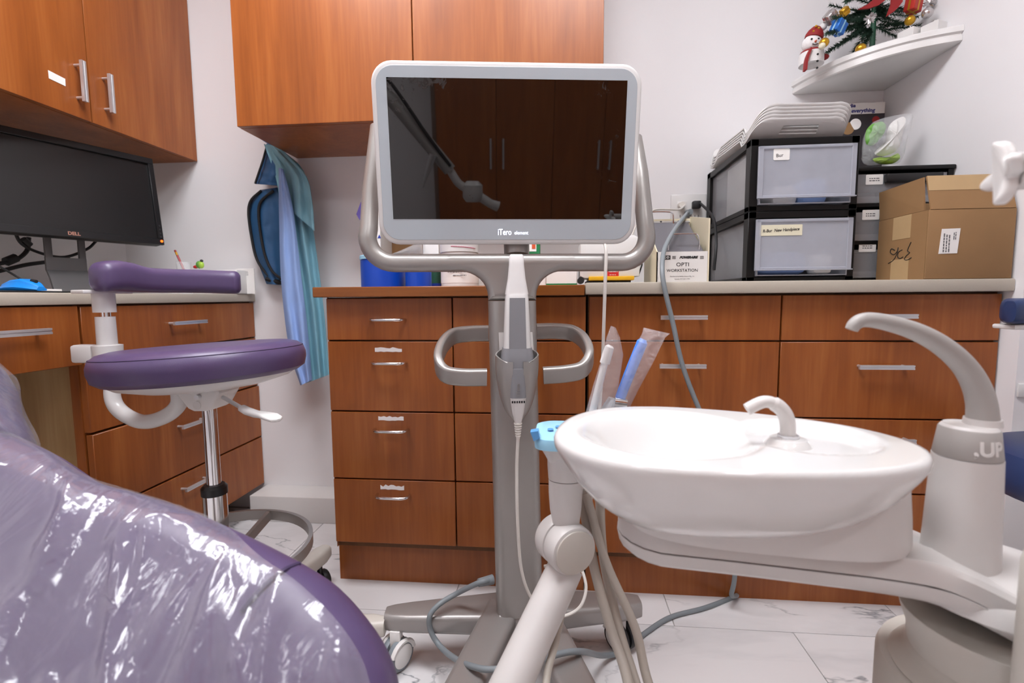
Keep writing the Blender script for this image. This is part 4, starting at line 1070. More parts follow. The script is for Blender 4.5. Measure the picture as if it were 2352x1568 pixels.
sleeve([[(1392, 965), (1425, 880), (1452, 810), (1474, 765), (1478, 752)], [(1432, 965), (1468, 890), (1502, 830), (1528, 775), (1539, 766)]], .014, hv, YS+.01)
# hoses hanging from the holder to the floor
def hose(pts, r, lb):
    o = root('suction_hose', lb, 'hose', pts[-1]); G().tube(cr(pts, 8), r, seg=12).obj('hose', 'hose_grey', o)
hose([PY(1335, 1120, .78), PY(1362, 1290, .77), PY(1402, 1440, .73), PY(1446, 1580, .67), Vector((.115, .555, .20)), Vector((.20, .47, .05)), Vector((.37, .46, .03))], .0078, 'thick grey suction hose nearest the white arm')
hose([PY(1377, 1130, .80), PY(1385, 1270, .79), PY(1418, 1430, .755), PY(1463, 1580, .69), Vector((.15, .575, .20)), Vector((.235, .50, .05)), Vector((.38, .49, .03))], .0078, 'middle grey suction hose hanging under the basin')
hose([PY(1345, 1130, .765), PY(1392, 1290, .765), PY(1458, 1440, .745), PY(1493, 1580, .70), Vector((.18, .595, .20)), Vector((.26, .53, .05)), Vector((.38, .52, .03))], .007, 'right grey suction hose crossing in front of the others')
hose([PY(1292, 1395, .705), PY(1277, 1470, .685), PY(1252, 1590, .63), Vector((-.02, .52, .22)), Vector((.10, .42, .06)), Vector((.36, .43, .02))], .0055, 'thin beige hose along the lower white arm')

# ================================================================== BLUE STOOL AT THE RIGHT EDGE
BS = Vector((1.075, 1.01, 0))
bs = root('assistant_stool', 'navy blue stool cut off by the right edge behind the basin', 'stool', BS)
G().lathe([(0, .455), (.17, .455), (.195, .463), (.208, .48), (.21, .50), (.207, .525), (.195, .545), (.165, .555), (.08, .557), (0, .553)], seg=56, c=BS).obj('seat', 'blue_vinyl', bs)
G().lathe([(0, .43), (.10, .435), (.17, .4545), (0, .4548)], seg=40, c=BS).obj('seat_pan', 'white_gloss', bs)
G().cyl(BS+Vector((0, 0, .09)), BS+Vector((0, 0, .44)), .024, seg=24).obj('column', 'chrome', bs)
for k in range(5):
    an = radians(20+72*k); dv = Vector((cos(an), sin(an), 0)); nv = Vector((-dv.y, dv.x, 0)); rings = []
    for t, w, z, th in ((.0, .07, .115, .05), (.5, .05, .11, .042), (1, .034, .102, .034)):
        p = BS+dv*(.02+.20*t); rings.append([p+nv*u+Vector((0, 0, z-th/2+v)) for u, v in rr(w, th, .011, 3)])
    l_ = G().loft(rings).obj('base_leg', 'unit_cream', bs)
    c = BS+dv*.205
    G().tube([c-nv*.022+Vector((0, 0, .03)), c+nv*.022+Vector((0, 0, .03))], .03, seg=24).obj('wheel', 'black_rubber', l_)
zp0, zp1 = PY(2320, 745, 1.0).z, PY(2330, 685, 1.0).z
ph = zp1-zp0; px0 = PY(2318, 715, 1.0).x
rings = []
for t, s in ((0, .5), (.04, .85), (.1, 1), (.9, 1), (.96, .85), (1, .5)):
    x = px0+.24*t; y = 1.0+.07*sin(pi*t)
    rings.append([(x, y+u*.055*s, (zp0+zp1)/2+v*ph*(.6+.4*s)) for u, v in rr(1, 1, .33, 5)])
G().loft(rings).obj('arm_pad', 'blue_vinyl', bs)
G().box(px0+.012, px0+.16, 1.0, 1.05, zp0-.010, zp0-.001, bev=.003).obj('pad_plate', 'white_gloss', bs)
G().tube(cr([Vector((px0+.11, 1.03, zp0-.008)), Vector((px0+.12, 1.05, .62)), Vector((px0+.16, 1.06, .47)), Vector((BS.x, BS.y+.02, .438))], 6), .015, seg=14).obj('support_tube', 'white_gloss', bs)
o_ = PY(2334, 895, YR); 
pt = root('wall_plate', 'white wall plate with a socket on the right wall end', 'wall plate', (o_.x+.03, YR-.004, o_.z))
za, zb_ = PY(2340, 912, YR).z, PY(2340, 880, YR).z
G().box(o_.x, o_.x+.075, YR-.006, YR-.0002, za, zb_, bev=.003).obj('plate', 'white_gloss', pt)
text('F', .018, (o_.x+.016, YR-.0062, (za+zb_)/2), (1, 0, 0), (0, 0, 1), 'ink_grey', pt)

# ================================================================== OVERHEAD ARM BEHIND THE VIEWPOINT (seen in the screen)
oa = root('overhead_arm', 'white jointed overhead lamp arm reflected in the cart screen', 'lamp arm', (-.62, -.5, CEIL-.05))
G().cyl((-.62, -.5, CEIL-.001), (-.62, -.5, 1.60), .03, seg=20).obj('drop_pole', 'unit_white', oa)
G().tube([(-.62, -.5, 1.62), (-.35, -.5, 1.40), (-.10, -.5, 1.10)], .032, seg=18).obj('spring_arm', 'unit_grey', oa)
G().tube(cr([Vector((-.60, -.47, 1.7)), Vector((-.38, -.46, 1.50)), Vector((-.2, -.46, 1.25)), Vector((-.10, -.47, 1.12))], 6), .008, seg=8).obj('arm_cable', 'black_rubber', oa)
G().tube(cr([Vector((-.10, -.5, 1.10)), Vector((-.06, -.5, 1.04)), Vector((.0, -.5, 1.00))], 6), .02, seg=14).obj('wrist', 'unit_white', oa)
G().lathe([(0, -.05), (.035, -.05), (.05, -.03), (.05, .03), (.03, .05), (0, .05)], seg=28, c=(.01, -.5, 1.0)).obj('joint', 'unit_white', oa)
G().tube([(.03, -.5, .985), (.10, -.5, .94), (.14, -.5, .925)], [.022, .022, .026], seg=16).obj('grip', 'unit_white', oa)
G().tube([(-.18, -.46, 1.17), (-.20, -.46, 1.12), (-.24, -.46, 1.02)], [.018, .014, .004], seg=12).obj('syringe', 'steel', oa)

# ================================================================== ITEMS ON THE WOOD COUNTER BEHIND THE CART
ZW, ZC = .8895, .8945
def xs(px, Y, py=620): return PY(px, py, Y).x
def zs(py, Y, px=1176): return PY(px, py, Y).z
def jar(name, m, px0, px1, ytop, Y, label, cat, lid=None, lidm='white_gloss', lidh=.02, extra=None, zb=ZW):
    a, b_ = xs(px0, Y), xs(px1, Y); r_ = (b_-a)/2; cx = (a+b_)/2; h = zs(ytop, Y, (px0+px1)/2)-zb
    t = root(name, label, cat, (cx, Y, zb))
    hb = h-(lidh if lid else 0)
    G().lathe([(0, .0006), (r_-.003, .0006), (r_, .003), (r_, hb-.002), (r_-.002, hb), (0, hb)], seg=40, c=(cx, Y, zb)).obj('body', m, t)
    if lid: G().lathe([(0, hb), (r_+.002, hb), (r_+.002, h-.002), (r_, h), (0, h)], seg=40, c=(cx, Y, zb)).obj('lid', lidm, t)
    return t, cx, r_, h
t, cx, r_, h = jar('wipes_tub', 'blue_tub', 832, 930, 588, 1.52, 'large blue tub at the left end of the wood counter', 'tub', lid=True, lidm='film_blue', lidh=.012)
t, cx, r_, h = jar('wipes_tub', 'blue_tub', 932, 990, 602, 1.47, 'narrower blue tub right of the large blue tub', 'tub', lid=True, lidm='blue_tub', lidh=.012)
t, cx, r_, h = jar('bottle', 'green_dark', 990, 1014, 600, 1.56, 'slim green bottle between blue tub and white pot', 'bottle', lid=True, lidm='blue_print', lidh=.02)
G().lathe([(r_+.0004, .004), (r_+.0006, .004), (r_+.0006, .014), (r_+.0004, .014)], seg=30, c=(cx, 1.56, ZW)).obj('label_band', 'blue_print', t)
t, cx, r_, h = jar('powder_pot', 'white_gloss', 1014, 1098, 558, 1.50, 'large white pot with pink printed line behind the cart neck', 'pot', lid=True, lidh=.03)
G().lathe([(r_+.0002, .012), (r_+.0006, .012), (r_+.0006, .062), (r_+.0002, .062)], seg=40, c=(cx, 1.50, ZW)).obj('label_wrap', 'paper', t)
g = G()
for k in range(12):
    a = radians(-100+k*6.5); g.box(-.003, .003, -.0008, .0008, 0, .0012, M=Matrix.Translation((cx+(r_+.002)*cos(a), 1.50+(r_+.002)*sin(a), ZW+h-.015-.0004*k)) @ Matrix.Rotation(a+pi/2, 4, 'Z') @ Matrix.Rotation(pi/2, 4, 'X'))
g.obj('pink_line', 'pink_print', t, smooth=0)
for k, (dz, w) in enumerate(((.052, .05), (.044, .055), (.034, .04))):
    squiggle(1, w, .006, (cx-.005+.008*k, 1.50-r_-.0009, ZW+dz), (1, 0, 0), (0, 0, 1), 'ink_grey', t, seed=k+20)
def sbox(name, m, px0, px1, ytop, Y, dp, label, cat, zb=ZW, bev=.0015):
    a, b_ = xs(px0, Y), xs(px1, Y); zt2 = zs(ytop, Y, (px0+px1)/2)
    t = root(name, label, cat, ((a+b_)/2, Y+dp/2, zb))
    o = G().box(a, b_, Y, Y+dp, zb+.0006, zt2, bev=bev, seg=1).obj('box_body', m, t)
    return t, a, b_, zt2
t, a, b_, z_ = sbox('small_carton', 'paper', 973, 1008, 552, 1.62, .06, 'plain white carton behind the green bottle', 'box')
sbox('bottle_box', 'paper', 1098, 1118, 600, 1.60, .05, 'narrow white box right of the white pot', 'box')
t, a, b_, z_ = sbox('picture_box', 'green_print', 1175, 1240, 545, 1.66, .05, 'green box with small product pictures behind the screen', 'box')
for px0, px1, m in ((1180, 1203, 'film_blue'), (1208, 1232, 'paper')):
    G().box(xs(px0, 1.659), xs(px1, 1.659), 1.6588, 1.6599, zs(578, 1.66), zs(550, 1.66)).obj('picture', m, t, smooth=0)
G().box(xs(1222, 1.658), xs(1230, 1.658), 1.6575, 1.6587, zs(572, 1.66), zs(562, 1.66)).obj('picture', 'orange_print', t, smooth=0)
t, a, b_, z_ = sbox('glove_box', 'paper', 1228, 1254, 596, 1.53, .10, 'white box with handwritten numbers right of the cart neck', 'box')
text('7 GB', .013, ((a+b_)/2+.002, 1.5295, ZW+.040), (1, 0, 0), (0, 0, 1), 'ink_grey', t, shear=.2)
text('760', .013, ((a+b_)/2-.004, 1.5295, ZW+.022), (1, 0, 0), (0, 0, 1), 'ink_grey', t, shear=.2)
t, a, b_, z_ = sbox('tissue_box', 'paper', 1254, 1326, 585, 1.50, .12, 'white box with a green bottom stripe on the wood counter', 'box')
G().box(a+.0005, b_-.0015, 1.4990, 1.4999, ZW+.0012, ZW+.0085).obj('stripe', 'green_print', t, smooth=0)
# open white carton with brown inside and a purple flap, at the left behind the tube frame
YQ = 1.66
oc_ = root('open_carton', 'open white carton with brown inside and a purple flap behind the blue tubs', 'box', (xs(920, YQ), YQ, ZW))
xa, xb, zt2 = xs(864, YQ), xs(968, YQ), zs(470, YQ)
G().box(xa, xa+.0185, YQ, YQ+.12, ZW+.0006, zt2, bev=.001, seg=1).obj('front_edge', 'paper', oc_)
G().box(xa+.019, xb, YQ+.115, YQ+.12, ZW+.0006, zt2).obj('back_panel', 'cardboard_in', oc_, smooth=0)
G().box(xb, xb+.004, YQ, YQ+.12, ZW+.0006, zt2).obj('side_panel', 'cardboard_in', oc_, smooth=0)
G().box(xa+.019, xb, YQ, YQ+.115, ZW+.0006, ZW+.004).obj('bottom', 'cardboard_in', oc_, smooth=0)
v = [PY(*q, YQ-.001) for q in ((867, 547), (875, 547), (871, 538))]
G().prism([(q.x, q.z) for q in v], -.0003, .0006, M=frame((0, YQ-.0004, 0), (1, 0, 0), (0, 0, 1))).obj('triangle', 'blue_print', oc_, smooth=0)
v = [PY(*q, YQ+.03) for q in ((819, 492), (829, 464), (868, 468), (868, 500), (826, 505))]
G().prism([(q.x, q.z) for q in v], 0, .002, M=frame((0, YQ+.03, 0), (1, 0, 0), (0, 0, 1))).obj('flap', 'purple_print', oc_, smooth=0)
pb = PY(940, 572, 1.64)
gb = G(); ring = []
for i in range(9):
    t_ = i/8; px = 905+t_*68; topy = 583-32*t_; o = []
    for k in range(14):
        an = 2*pi*k/14; o.append(PY(px, 586+(topy-586)*(.5+.5*cos(an))+1.5*noise.noise(Vector((i, k*.7, 0))), 1.60)+Vector((0, .02*sin(an), 0)))
    ring.append(o)
gb.loft(ring); gb.obj('plastic_bag', 'bag_clear', None, 'small clear plastic bag lying on top behind the tube frame', 'bag')

# ---- white model trimmer with yellow tray
YM = 1.46
ap_ = root('model_trimmer', 'white bench machine with red badge and yellow tray at the counter joint', 'machine', (xs(1400, YM), YM+.05, ZC))
x0, x1 = xs(1333, YM), xs(1471, YM)
zA, zB_ = zs(637, YM, 1400), zs(540, YM, 1400)
pp = [(x0, zA+.004), (x0+.012, zA-.002), (x1-.002, zA+.003), (x1, zB_-.01), (x1-.02, zB_), (x0+.02, zB_), (x0-.0, zB_-.02)]
G().prism(pp, -.16, 0, M=frame((0, YM, 0), (1, 0, 0), (0, 0, 1)), bev=.004).obj('housing', 'white_gloss', ap_)
G().box(xs(1352, YM), xs(1456, YM), YM-.012, YM+.10, zs(646, YM), zs(637, YM), bev=.002).obj('tray', 'yellow_plastic', ap_)
G().box(xs(1348, YM), xs(1450, YM), YM+.005, YM+.12, ZC+.0006, zs(646.5, YM), bev=.001).obj('plinth', 'black_plastic', ap_)
c0 = PY(1334, 649, YM+.01)
G().cyl((c0.x, YM+.0, ZC+.0105), (c0.x, YM+.03, ZC+.0105), .0098, seg=20).obj('foot', 'black_rubber', ap_)
bx0, bx1 = xs(1395, YM), xs(1421, YM)
bd = G().box(bx0, bx1, YM-.0012, YM+.001, zs(634, YM, 1408), zs(617, YM, 1408)).obj('badge', 'red_label', ap_, smooth=0)
text('Renfert', .0085, ((bx0+bx1)/2, YM-.0016, zs(622.5, YM, 1408)), (1, 0, 0), (0, 0, 1), 'white_gloss', bd, off=.0003)
squiggle(1, .02, .003, ((bx0+bx1)/2, YM-.0014, zs(631, YM, 1408)), (1, 0, 0), (0, 0, 1), 'white_gloss', bd, seed=9)
G().tube([Vector((x1+.004, YM+.05, ZC+.03)), Vector((x1+.012, YM+.05, ZC+.055)), Vector((x1+.014, YM+.05, ZC+.08))], .0022, seg=8).obj('clip', 'black_matte', ap_)

# ---- cream workstation box with sloping hood
YO = 1.40
ow = root('bench_workstation', 'cream metal workstation box with black lettering and sloping grey hood', 'machine', (xs(1568, YO), YO+.09, ZC))
x0, x1 = .268, .408
zf, zt_ = .979, 1.090; YT = 1.60
x0b, x1b = .285, .455
# body: front plate, sides following the slope
def quadprism(A, B, th):
    return None
g = G()
L0 = [(x0, YO, ZC+.0006), (x0, YT, ZC+.0006), (x0, YT, zt_), (x0, YO, zf)]
g.faces(L0+[(x+.003, y, z) for x, y, z in L0], [(0, 3, 2, 1), (4, 5, 6, 7), (0, 1, 5, 4), (1, 2, 6, 5), (2, 3, 7, 6), (3, 0, 4, 7)])
g.obj('side_panel', 'cream_metal', ow, smooth=0)
g = G(); L0 = [(x1-.003, YO, ZC+.0006), (x1-.003, YT, ZC+.0006), (x1-.003, YT, zt_+.01), (x1-.003, YO+.03, zt_-.025), (x1-.003, YO, zf+.004)]
L0 = [(x1-.004, YO, ZC+.0006), (x1-.004, YT, ZC+.0006), (x1-.004, YT, zt_+.012), (x1-.004, YO, zf+.088)]
g.faces(L0+[(x+.004, y, z) for x, y, z in L0], [(0, 3, 2, 1), (4, 5, 6, 7), (0, 1, 5, 4), (1, 2, 6, 5), (2, 3, 7, 6), (3, 0, 4, 7)])
g.obj('side_panel', 'cream_metal', ow, smooth=0)
fpn = G().box(x0, x1-.0045, YO, YO+.003, ZC+.0006, zf).obj('front_panel', 'white_semi', ow, smooth=0)
G().box(x0+.0035, x1-.0045, YO+.19, YO+.199, ZC+.0006, zt_+.005).obj('back_panel', 'cream_metal', ow, smooth=0)
sl = Vector((0, YT-YO-.012, zt_-zf)).normalized()
Ms = frame((x0+.003, YO+.004, zf), (1, 0, 0), sl)
ln = sqrt((YT-YO-.016)**2+(zt_-zf)**2)
G().box(.0, x1-x0-.018, 0, ln*.93, -.002, .001, M=Ms).obj('hood', 'mesh_grey', ow, smooth=0)
G().box(0, x1-x0-.012, ln*.93, ln*.985, -.001, .002, M=Ms).obj('hood_rail', 'silver_paint', ow, smooth=0)
for u in (.3, .68): G().cyl(Ms @ Vector(((x1-x0)*u, ln*.955, .002)), Ms @ Vector(((x1-x0)*u, ln*.955, .005)), .003, seg=10).obj('screw', 'dark_lens', ow)
xa, xb = .305, .385
G().tube(cr([Ms @ Vector(q) for q in ((.030, .01, 0), (.030, .02, .02), (.034, .034, .034), (.045, .036, .036), (.09, .036, .036), (.108, .034, .034), (.112, .02, .02), (.112, .01, 0))], 5), .0021, seg=8).obj('wire_guard', 'chrome', ow)
G().tube(cr([Ms @ Vector(q) for q in ((-.0, ln*.9, 0), (.0, ln*.95, .022), (.01, ln, .03), (.06, ln, .03), (.075, ln*.97, .025), (.078, ln*.9, .0))], 5), .0021, seg=8).obj('wire_guard', 'chrome', ow)
xm = (x0+x1)/2+.006
kdx = PY(1531, 591, YO).x
ko = G().box(kdx-.0105, kdx+.0105, YO-.0006, YO, zs(596, YO, 1530), zs(586.5, YO, 1530)).obj('logo_plate', 'ink', ow, smooth=0)
text('K·D', .0085, (kdx, YO-.0008, (zs(596, YO, 1530)+zs(586.5, YO, 1530))/2), (1, 0, 0), (0, 0, 1), 'white_gloss', ko, off=.0003)
text('POWERAIRE', .0085, (PY(1581, 591, YO).x, YO-.0003, zs(591, YO, 1580)), (1, 0, 0), (0, 0, 1), 'ink', ow, shear=.35, off=.0006)
for s_ in (1548, 1612):
    xx = PY(s_, 591, YO).x
    for k in (-1, 0, 1): G().box(xx-.005, xx+.005, YO-.0006, YO-.0001, zs(591+k*2.6, YO, s_)-.0006, zs(591+k*2.6, YO, s_)+.0006).obj('logo_stripe', 'ink', ow, smooth=0)
text('OPTI', .0145, (PY(1568, 607, YO).x, YO-.0003, zs(607.5, YO, 1568)), (1, 0, 0), (0, 0, 1), 'ink', ow, sx=1.12)
text('WORKSTATION', .0112, (PY(1567, 621, YO).x, YO-.0003, zs(621, YO, 1567)), (1, 0, 0), (0, 0, 1), 'ink', ow, sx=1.02)
text('Distributed by Buffalo Dental Mfg., Inc.', .0042, (PY(1567, 635, YO).x, YO-.0003, zs(634.5, YO, 1567)), (1, 0, 0), (0, 0, 1), 'ink_grey', ow, ext=.0001)
text('Syosset, NY USA 11791', .0042, (PY(1567, 641, YO).x, YO-.0003, zs(640.5, YO, 1567)), (1, 0, 0), (0, 0, 1), 'ink_grey', ow, ext=.0001)

# ---- outlet
ot = root('power_outlet', 'white double wall outlet above the cream workstation', 'outlet', (.46, YB-.004, 1.11))
A, B = PY(1541, 447, 1.851), PY(1621, 520, 1.851)
G().box(A.x, B.x, YB-.006, YB-.0003, B.z, A.z, bev=.003).obj('plate', 'white_gloss', ot)
for px in (1566, 1600):
    o = PY(px, 485, 1.848); G().box(o.x-.017, o.x+.017, YB-.0085, YB-.0055, o.z-.034, o.z+.034, bev=.001).obj('socket', 'white_semi', ot)
    for sx_ in (-.006, .006): G().box(o.x+sx_-.001, o.x+sx_+.001, YB-.0089, YB-.008, o.z-.022, o.z-.013).obj('slot', 'black_matte', ot, smooth=0)
bc = root('plug_cord', 'black plug and cord leading from the outlet behind the black drawer bins', 'cord', PY(1600, 475, 1.83))
pk = PY(1598, 472, 1.842)
G().box(pk.x-.014, pk.x+.014, YB-.034, YB-.009, pk.z-.012, pk.z+.014, bev=.004).obj('plug', 'black_rubber', bc)
G().tube(cr([pk+Vector((.01, -.018, .004)), PY(1612, 470, 1.80), PY(1630, 488, 1.74), PY(1641, 510, 1.70), PY(1645, 560, 1.62), PY(1640, 620, 1.60)], 7), .0045, seg=8).obj('cord', 'black_rubber', bc)
wc = root('plug_cord', 'white plug and cord leading left from the outlet behind the screen', 'cord', PY(1565, 472, 1.83))
pk = PY(1565, 472, 1.842)
G().cyl((pk.x, YB-.009, pk.z), (pk.x, YB-.03, pk.z), .013, .011, seg=18).obj('plug', 'white_cable', wc)
G().tube(cr([pk+Vector((.006, -.022, -.004)), PY(1560, 481, 1.80), PY(1535, 481, 1.78), PY(1510, 481, 1.76), PY(1495, 487, 1.74), PY(1460, 520, 1.72), PY(1440, 590, 1.70), PY(1436, 640, 1.69)], 7), .0035, seg=8).obj('cord', 'white_cable', wc)

# ================================================================== BLACK DRAWER BINS
def bin_unit(name, x0, x1, y0, y1, z0, nd, dh, label, side_open=True, prot=.012):
    t = root(name, label, 'drawer bin', ((x0+x1)/2, (y0+y1)/2, z0))
    p = .022; ps = .034
    for i in range(nd):
        zb_, zt2 = z0+i*dh+.0006, z0+(i+1)*dh
        g = G()
        for xx in (x0, x1-p): g.box(xx, xx+p, y0, y0+ps, zb_, zt2, bev=.0015, seg=1); g.box(xx, xx+p, y1-ps, y1, zb_, zt2)
        g.box(x0, x1, y0, y1, zt2-.020, zt2, bev=.002, seg=1); g.box(x0, x1, y0, y1, zb_, zb_+.013)
        g.box(x0+p, x1-p, y1-.006, y1, zb_, zt2)
        g.box(x1-.006, x1-.001, y0+ps, y1-ps, zb_, zt2)
        g.obj('frame', 'bin_black', t)
        G().box(x0+.010, x0+.012, y0+ps, y1-ps, zb_+.014, zt2-.021).obj('side_window', 'bin_side', t, smooth=0)
    return t
X0, X1, Y0_, Y1_ = .523, .805, 1.445, 1.843
dh = .1945
bu = bin_unit('drawer_bin', X0, X1, Y0_, Y1_, ZC, 2, dh, 'tall black two-drawer storage bin with frosted drawers on the beige countertop')
labs = [(1, (1745, 517), (1842, 540)), (0, (1777, 342), (1813, 367))]
for i in range(2):
    zb_, zt2 = ZC+i*dh+.016, ZC+(i+1)*dh-.022
    xa, xb = X0+.0165, X1-.0145
    dr = G(); th = .003
    yf = Y0_-.012
    dr.box(xa+.007, xb-.007, yf+.004, Y1_-.03, zb_+.001, zb_+.004)
    for xx in (xa+.007, xb-.010): dr.box(xx, xx+th, yf+.004, Y1_-.03, zb_+.004, zt2-.01)
    dr.box(xa+.007, xb-.007, Y1_-.034, Y1_-.03, zb_+.004, zt2-.01)
    do = dr.obj('drawer', 'bin_clear', bu, smooth=0)
    # face with a raised rim
    fr = G(); fz0, fz1 = zb_+.018, zt2-.002
    fr.box(xa, xb, yf, yf+.003, fz0, fz1)
    fr.box(xa-.001, xb+.001, yf-.010, yf+.001, fz0-.003, fz0, bev=.0008, seg=1)
    for a_, b2, c_, d_ in ((xa, xa+.013, fz0, fz1), (xb-.013, xb, fz0, fz1), (xa, xb, fz1-.008, fz1), (xa+.013, xb-.013, fz0, fz0+.006)):
        fr.box(a_, b2, yf-.004, yf, c_, d_, bev=.0012, seg=1)
    fo = fr.obj('drawer_face', 'bin_clear', do, smooth=30)
    # contents glimpsed through the plastic
    cg = G()
    if i == 0:
        cg.box(xb-.085, xb-.035, yf+.02, yf+.07, zb_+.006, zb_+.06, bev=.01)
        cg.obj('contents', 'paper', do)
        G().box(xa+.02, xb-.09, yf+.04, yf+.18, zb_+.006, zb_+.07, bev=.02).obj('contents', 'gown_blue', do)
    else:
        cg.box(xa+.06, xb-.12, yf+.05, yf+.2, zb_+.006, zb_+.06, bev=.015); cg.obj('contents', 'maskpaper', do)
        G().box(xb-.12, xb-.05, yf+.03, yf+.12, zb_+.006, zb_+.075, bev=.015).obj('contents', 'gown_blue', do)
    _, pa, pb_ = labs[i]
    A, B = PY(*pa, yf), PY(*pb_, yf)
    lo = G().prism([(a_+(A.x+B.x)/2, b2+(A.z+B.z)/2) for a_, b2 in rr(abs(B.x-A.x), abs(A.z-B.z), .003 if i else .001, 3)], 0, .0008, M=frame((0, yf-.0002, 0), (1, 0, 0), (0, 0, 1)) @ Matrix.Rotation(radians(0), 4, 'Z')).obj('label', 'paper' if i else 'paper_cream', fo, smooth=0)
    if i: text('Bur', .013, ((A.x*.62+B.x*.38), yf-.0012, (A.z+B.z)/2-.003), (1, 0, .08), (0, 0, 1), 'ink', lo, ext=.0002)
    else: text('R-Bur  New Handpiece', .0115, ((A.x+B.x)/2, yf-.0012, (A.z+B.z)/2), (1, 0, .05), (0, 0, 1), 'ink', lo, ext=.0002, shear=.2, off=.0002, sx=.88)
# papers standing inside behind the left window
G().box(X0+.0145, X0+.0165, Y0_+.036, Y1_-.17, ZC+dh+.02, ZC+2*dh-.03).obj('papers', 'paper', bu, smooth=0)
# second, wider tower with three drawers
X2, X3, Y2_, Y3_ = .812, 1.0975, 1.518, 1.845
zt2 = 1.217; dh3 = (zt2-.006-ZC)/3
b2u = root('drawer_bin', 'black three-drawer storage bin with white labels behind the brown carton', 'drawer bin', ((X2+X3)/2, (Y2_+Y3_)/2, ZC))
g = G()
g.box(X2-.004, X3+.001, Y2_-.006, Y3_, zt2-.012, zt2, bev=.004)
for k in range(3):
    zz = ZC+k*dh3
    g.box(X2, X3-.002, Y2_, Y3_, zz+.0006, zz+.010)
for xx in (X2, X3-.016): g.box(xx, xx+.014, Y2_, Y3_, ZC+.0006, zt2-.012)
g.box(X2+.014, X3-.016, Y3_-.006, Y3_, ZC+.01, zt2-.012)
g.obj('frame', 'bin_black', b2u)
for k, pyc in enumerate(((567), (493), (412))):
    zz = ZC+k*dh3
    do = G().box(X2+.016, X3-.018, Y2_+.002, Y2_+.005, zz+.012, zz+dh3-.014).obj('drawer', 'bin_side', b2u, smooth=0)
    G().box(X2+.016, X3-.018, Y2_+.0052, Y3_-.01, zz+.0115, zz+.03).obj('contents', 'silver_dark', do, smooth=0)
    if k == 2: G().box(PY(2031, 400, Y2_).x, X3-.035, Y2_-.012, Y2_+.0018, zz+dh3-.040, zz+dh3-.016, bev=.003).obj('pull', 'black_plastic', do)
    lx = [1968, 1976, 1984][k]; 
    A, B = PY(lx+6, pyc-11, Y2_), PY(lx+44, pyc+11, Y2_)
    lo = G().prism([(a_+(A.x+B.x)/2, b2+(A.z+B.z)/2) for a_, b2 in rr(abs(B.x-A.x), abs(A.z-B.z), .002, 3)], 0, .0008, M=frame((0, Y2_+.0018, 0), (1, 0, 0), (0, 0, 1))).obj('label', 'paper', do, smooth=0)
    squiggle(2, abs(B.x-A.x)*.6, .012, ((A.x+B.x)/2, Y2_+.0009, (A.z+B.z)/2), (1, 0, 0), (0, 0, 1), 'ink_grey', lo, seed=30+k)

# ================================================================== BROWN CARTON
cb = root('cardboard_box', 'open brown cardboard box with upside-down handwriting on the beige countertop', 'box', (.99, 1.41, ZC))
bx0, bx1, by0, by1 = .897, 1.093, 1.311, 1.500
bz = ZC+.168
g = G(); w = .004
g.box(bx0, bx1, by0, by0+w, ZC+.0006, bz, bev=.002); fr_ = g.obj('front_panel', 'cardboard', cb)
lf_ = G().box(bx0, bx0+w, by0+w, by1-w, ZC+.0006, bz).obj('left_panel', 'cardboard', cb, smooth=0)
G().box(bx1-w, bx1, by0+w, by1-w, ZC+.0006, bz).obj('right_panel', 'cardboard', cb, smooth=0)
G().box(bx0, bx1, by1-w, by1, ZC+.0006, bz).obj('back_panel', 'cardboard', cb, smooth=0)
G().box(bx0+w, bx1-w, by0+w, by1-w, ZC+.0007, ZC+.006).obj('bottom', 'cardboard_in', cb, smooth=0)
def flap(name, quad, nrm, th=.004): 
    n = Vector(nrm).normalized()*th; q = [Vector(v) for v in quad]
    return G().faces(q+[v+n for v in q], [(0, 1, 2, 3), (7, 6, 5, 4), (0, 4, 5, 1), (1, 5, 6, 2), (2, 6, 7, 3), (3, 7, 4, 0)]).obj(name, 'cardboard', cb, smooth=0)
ff = flap('flap', [(bx0+.004, by0, bz+.001), (bx1-.002, by0, bz+.001), (bx1+.0, by0+.028, bz+.086), (bx0+.008, by0+.028, bz+.086)], (0, 1, -.3))
G().faces([(bx0+.006, by0+.0150, bz+.0485), (bx1-.001, by0+.0150, bz+.0485), (bx1, by0+.0272, bz+.0863), (bx0+.008, by0+.0272, bz+.0863)], [(0, 1, 2, 3)]).obj('tape', 'tape', ff, smooth=0)
flap('flap', [(bx0, by0+.018, bz+.001), (bx0, by1-.002, bz+.001), (bx0-.007, by1-.004, bz+.078), (bx0-.003, by0+.024, bz+.082)], (1, 0, .1))
flap('flap', [(bx0+.006, by1, bz+.001), (bx1-.004, by1, bz+.001), (bx1-.004, by1-.004, bz+.045), (bx0+.006, by1-.004, bz+.045)], (0, -1, 0))
# tape strips on the left side, handwriting, shipping label
for za_, zb_ in ((ZC+.108, bz), (ZC+.001, ZC+.056)):
    G().box(bx0-.0006, bx0-.0001, by0+.060, by0+.128, za_, zb_-.0005).obj('tape', 'tape', lf_, smooth=0)
def stroke(pts, parent):
    G().tube(cr([Vector((bx0-.0006, by0+a_, ZC+b2)) for a_, b2 in pts], 6), .0011, seg=5).obj('handwriting', 'ink', parent)
sy = lambda px: .189-(px-2005)/120*.189
def hw(pts): stroke([(sy(a_), (635-b2)/152*.168) for a_, b2 in pts], lf_)
hw([(2052, 562), (2043, 557), (2041, 566), (2050, 572), (2058, 565), (2060, 556), (2058, 570), (2050, 585), (2037, 592)])
hw([(2070, 563), (2062, 567), (2060, 578), (2066, 583), (2073, 580)])
hw([(2090, 548), (2083, 566), (2088, 572), (2081, 578), (2077, 586), (2084, 588), (2093, 584)])
la, lb_ = PY(2153, 583, by0), PY(2206, 524, by0)
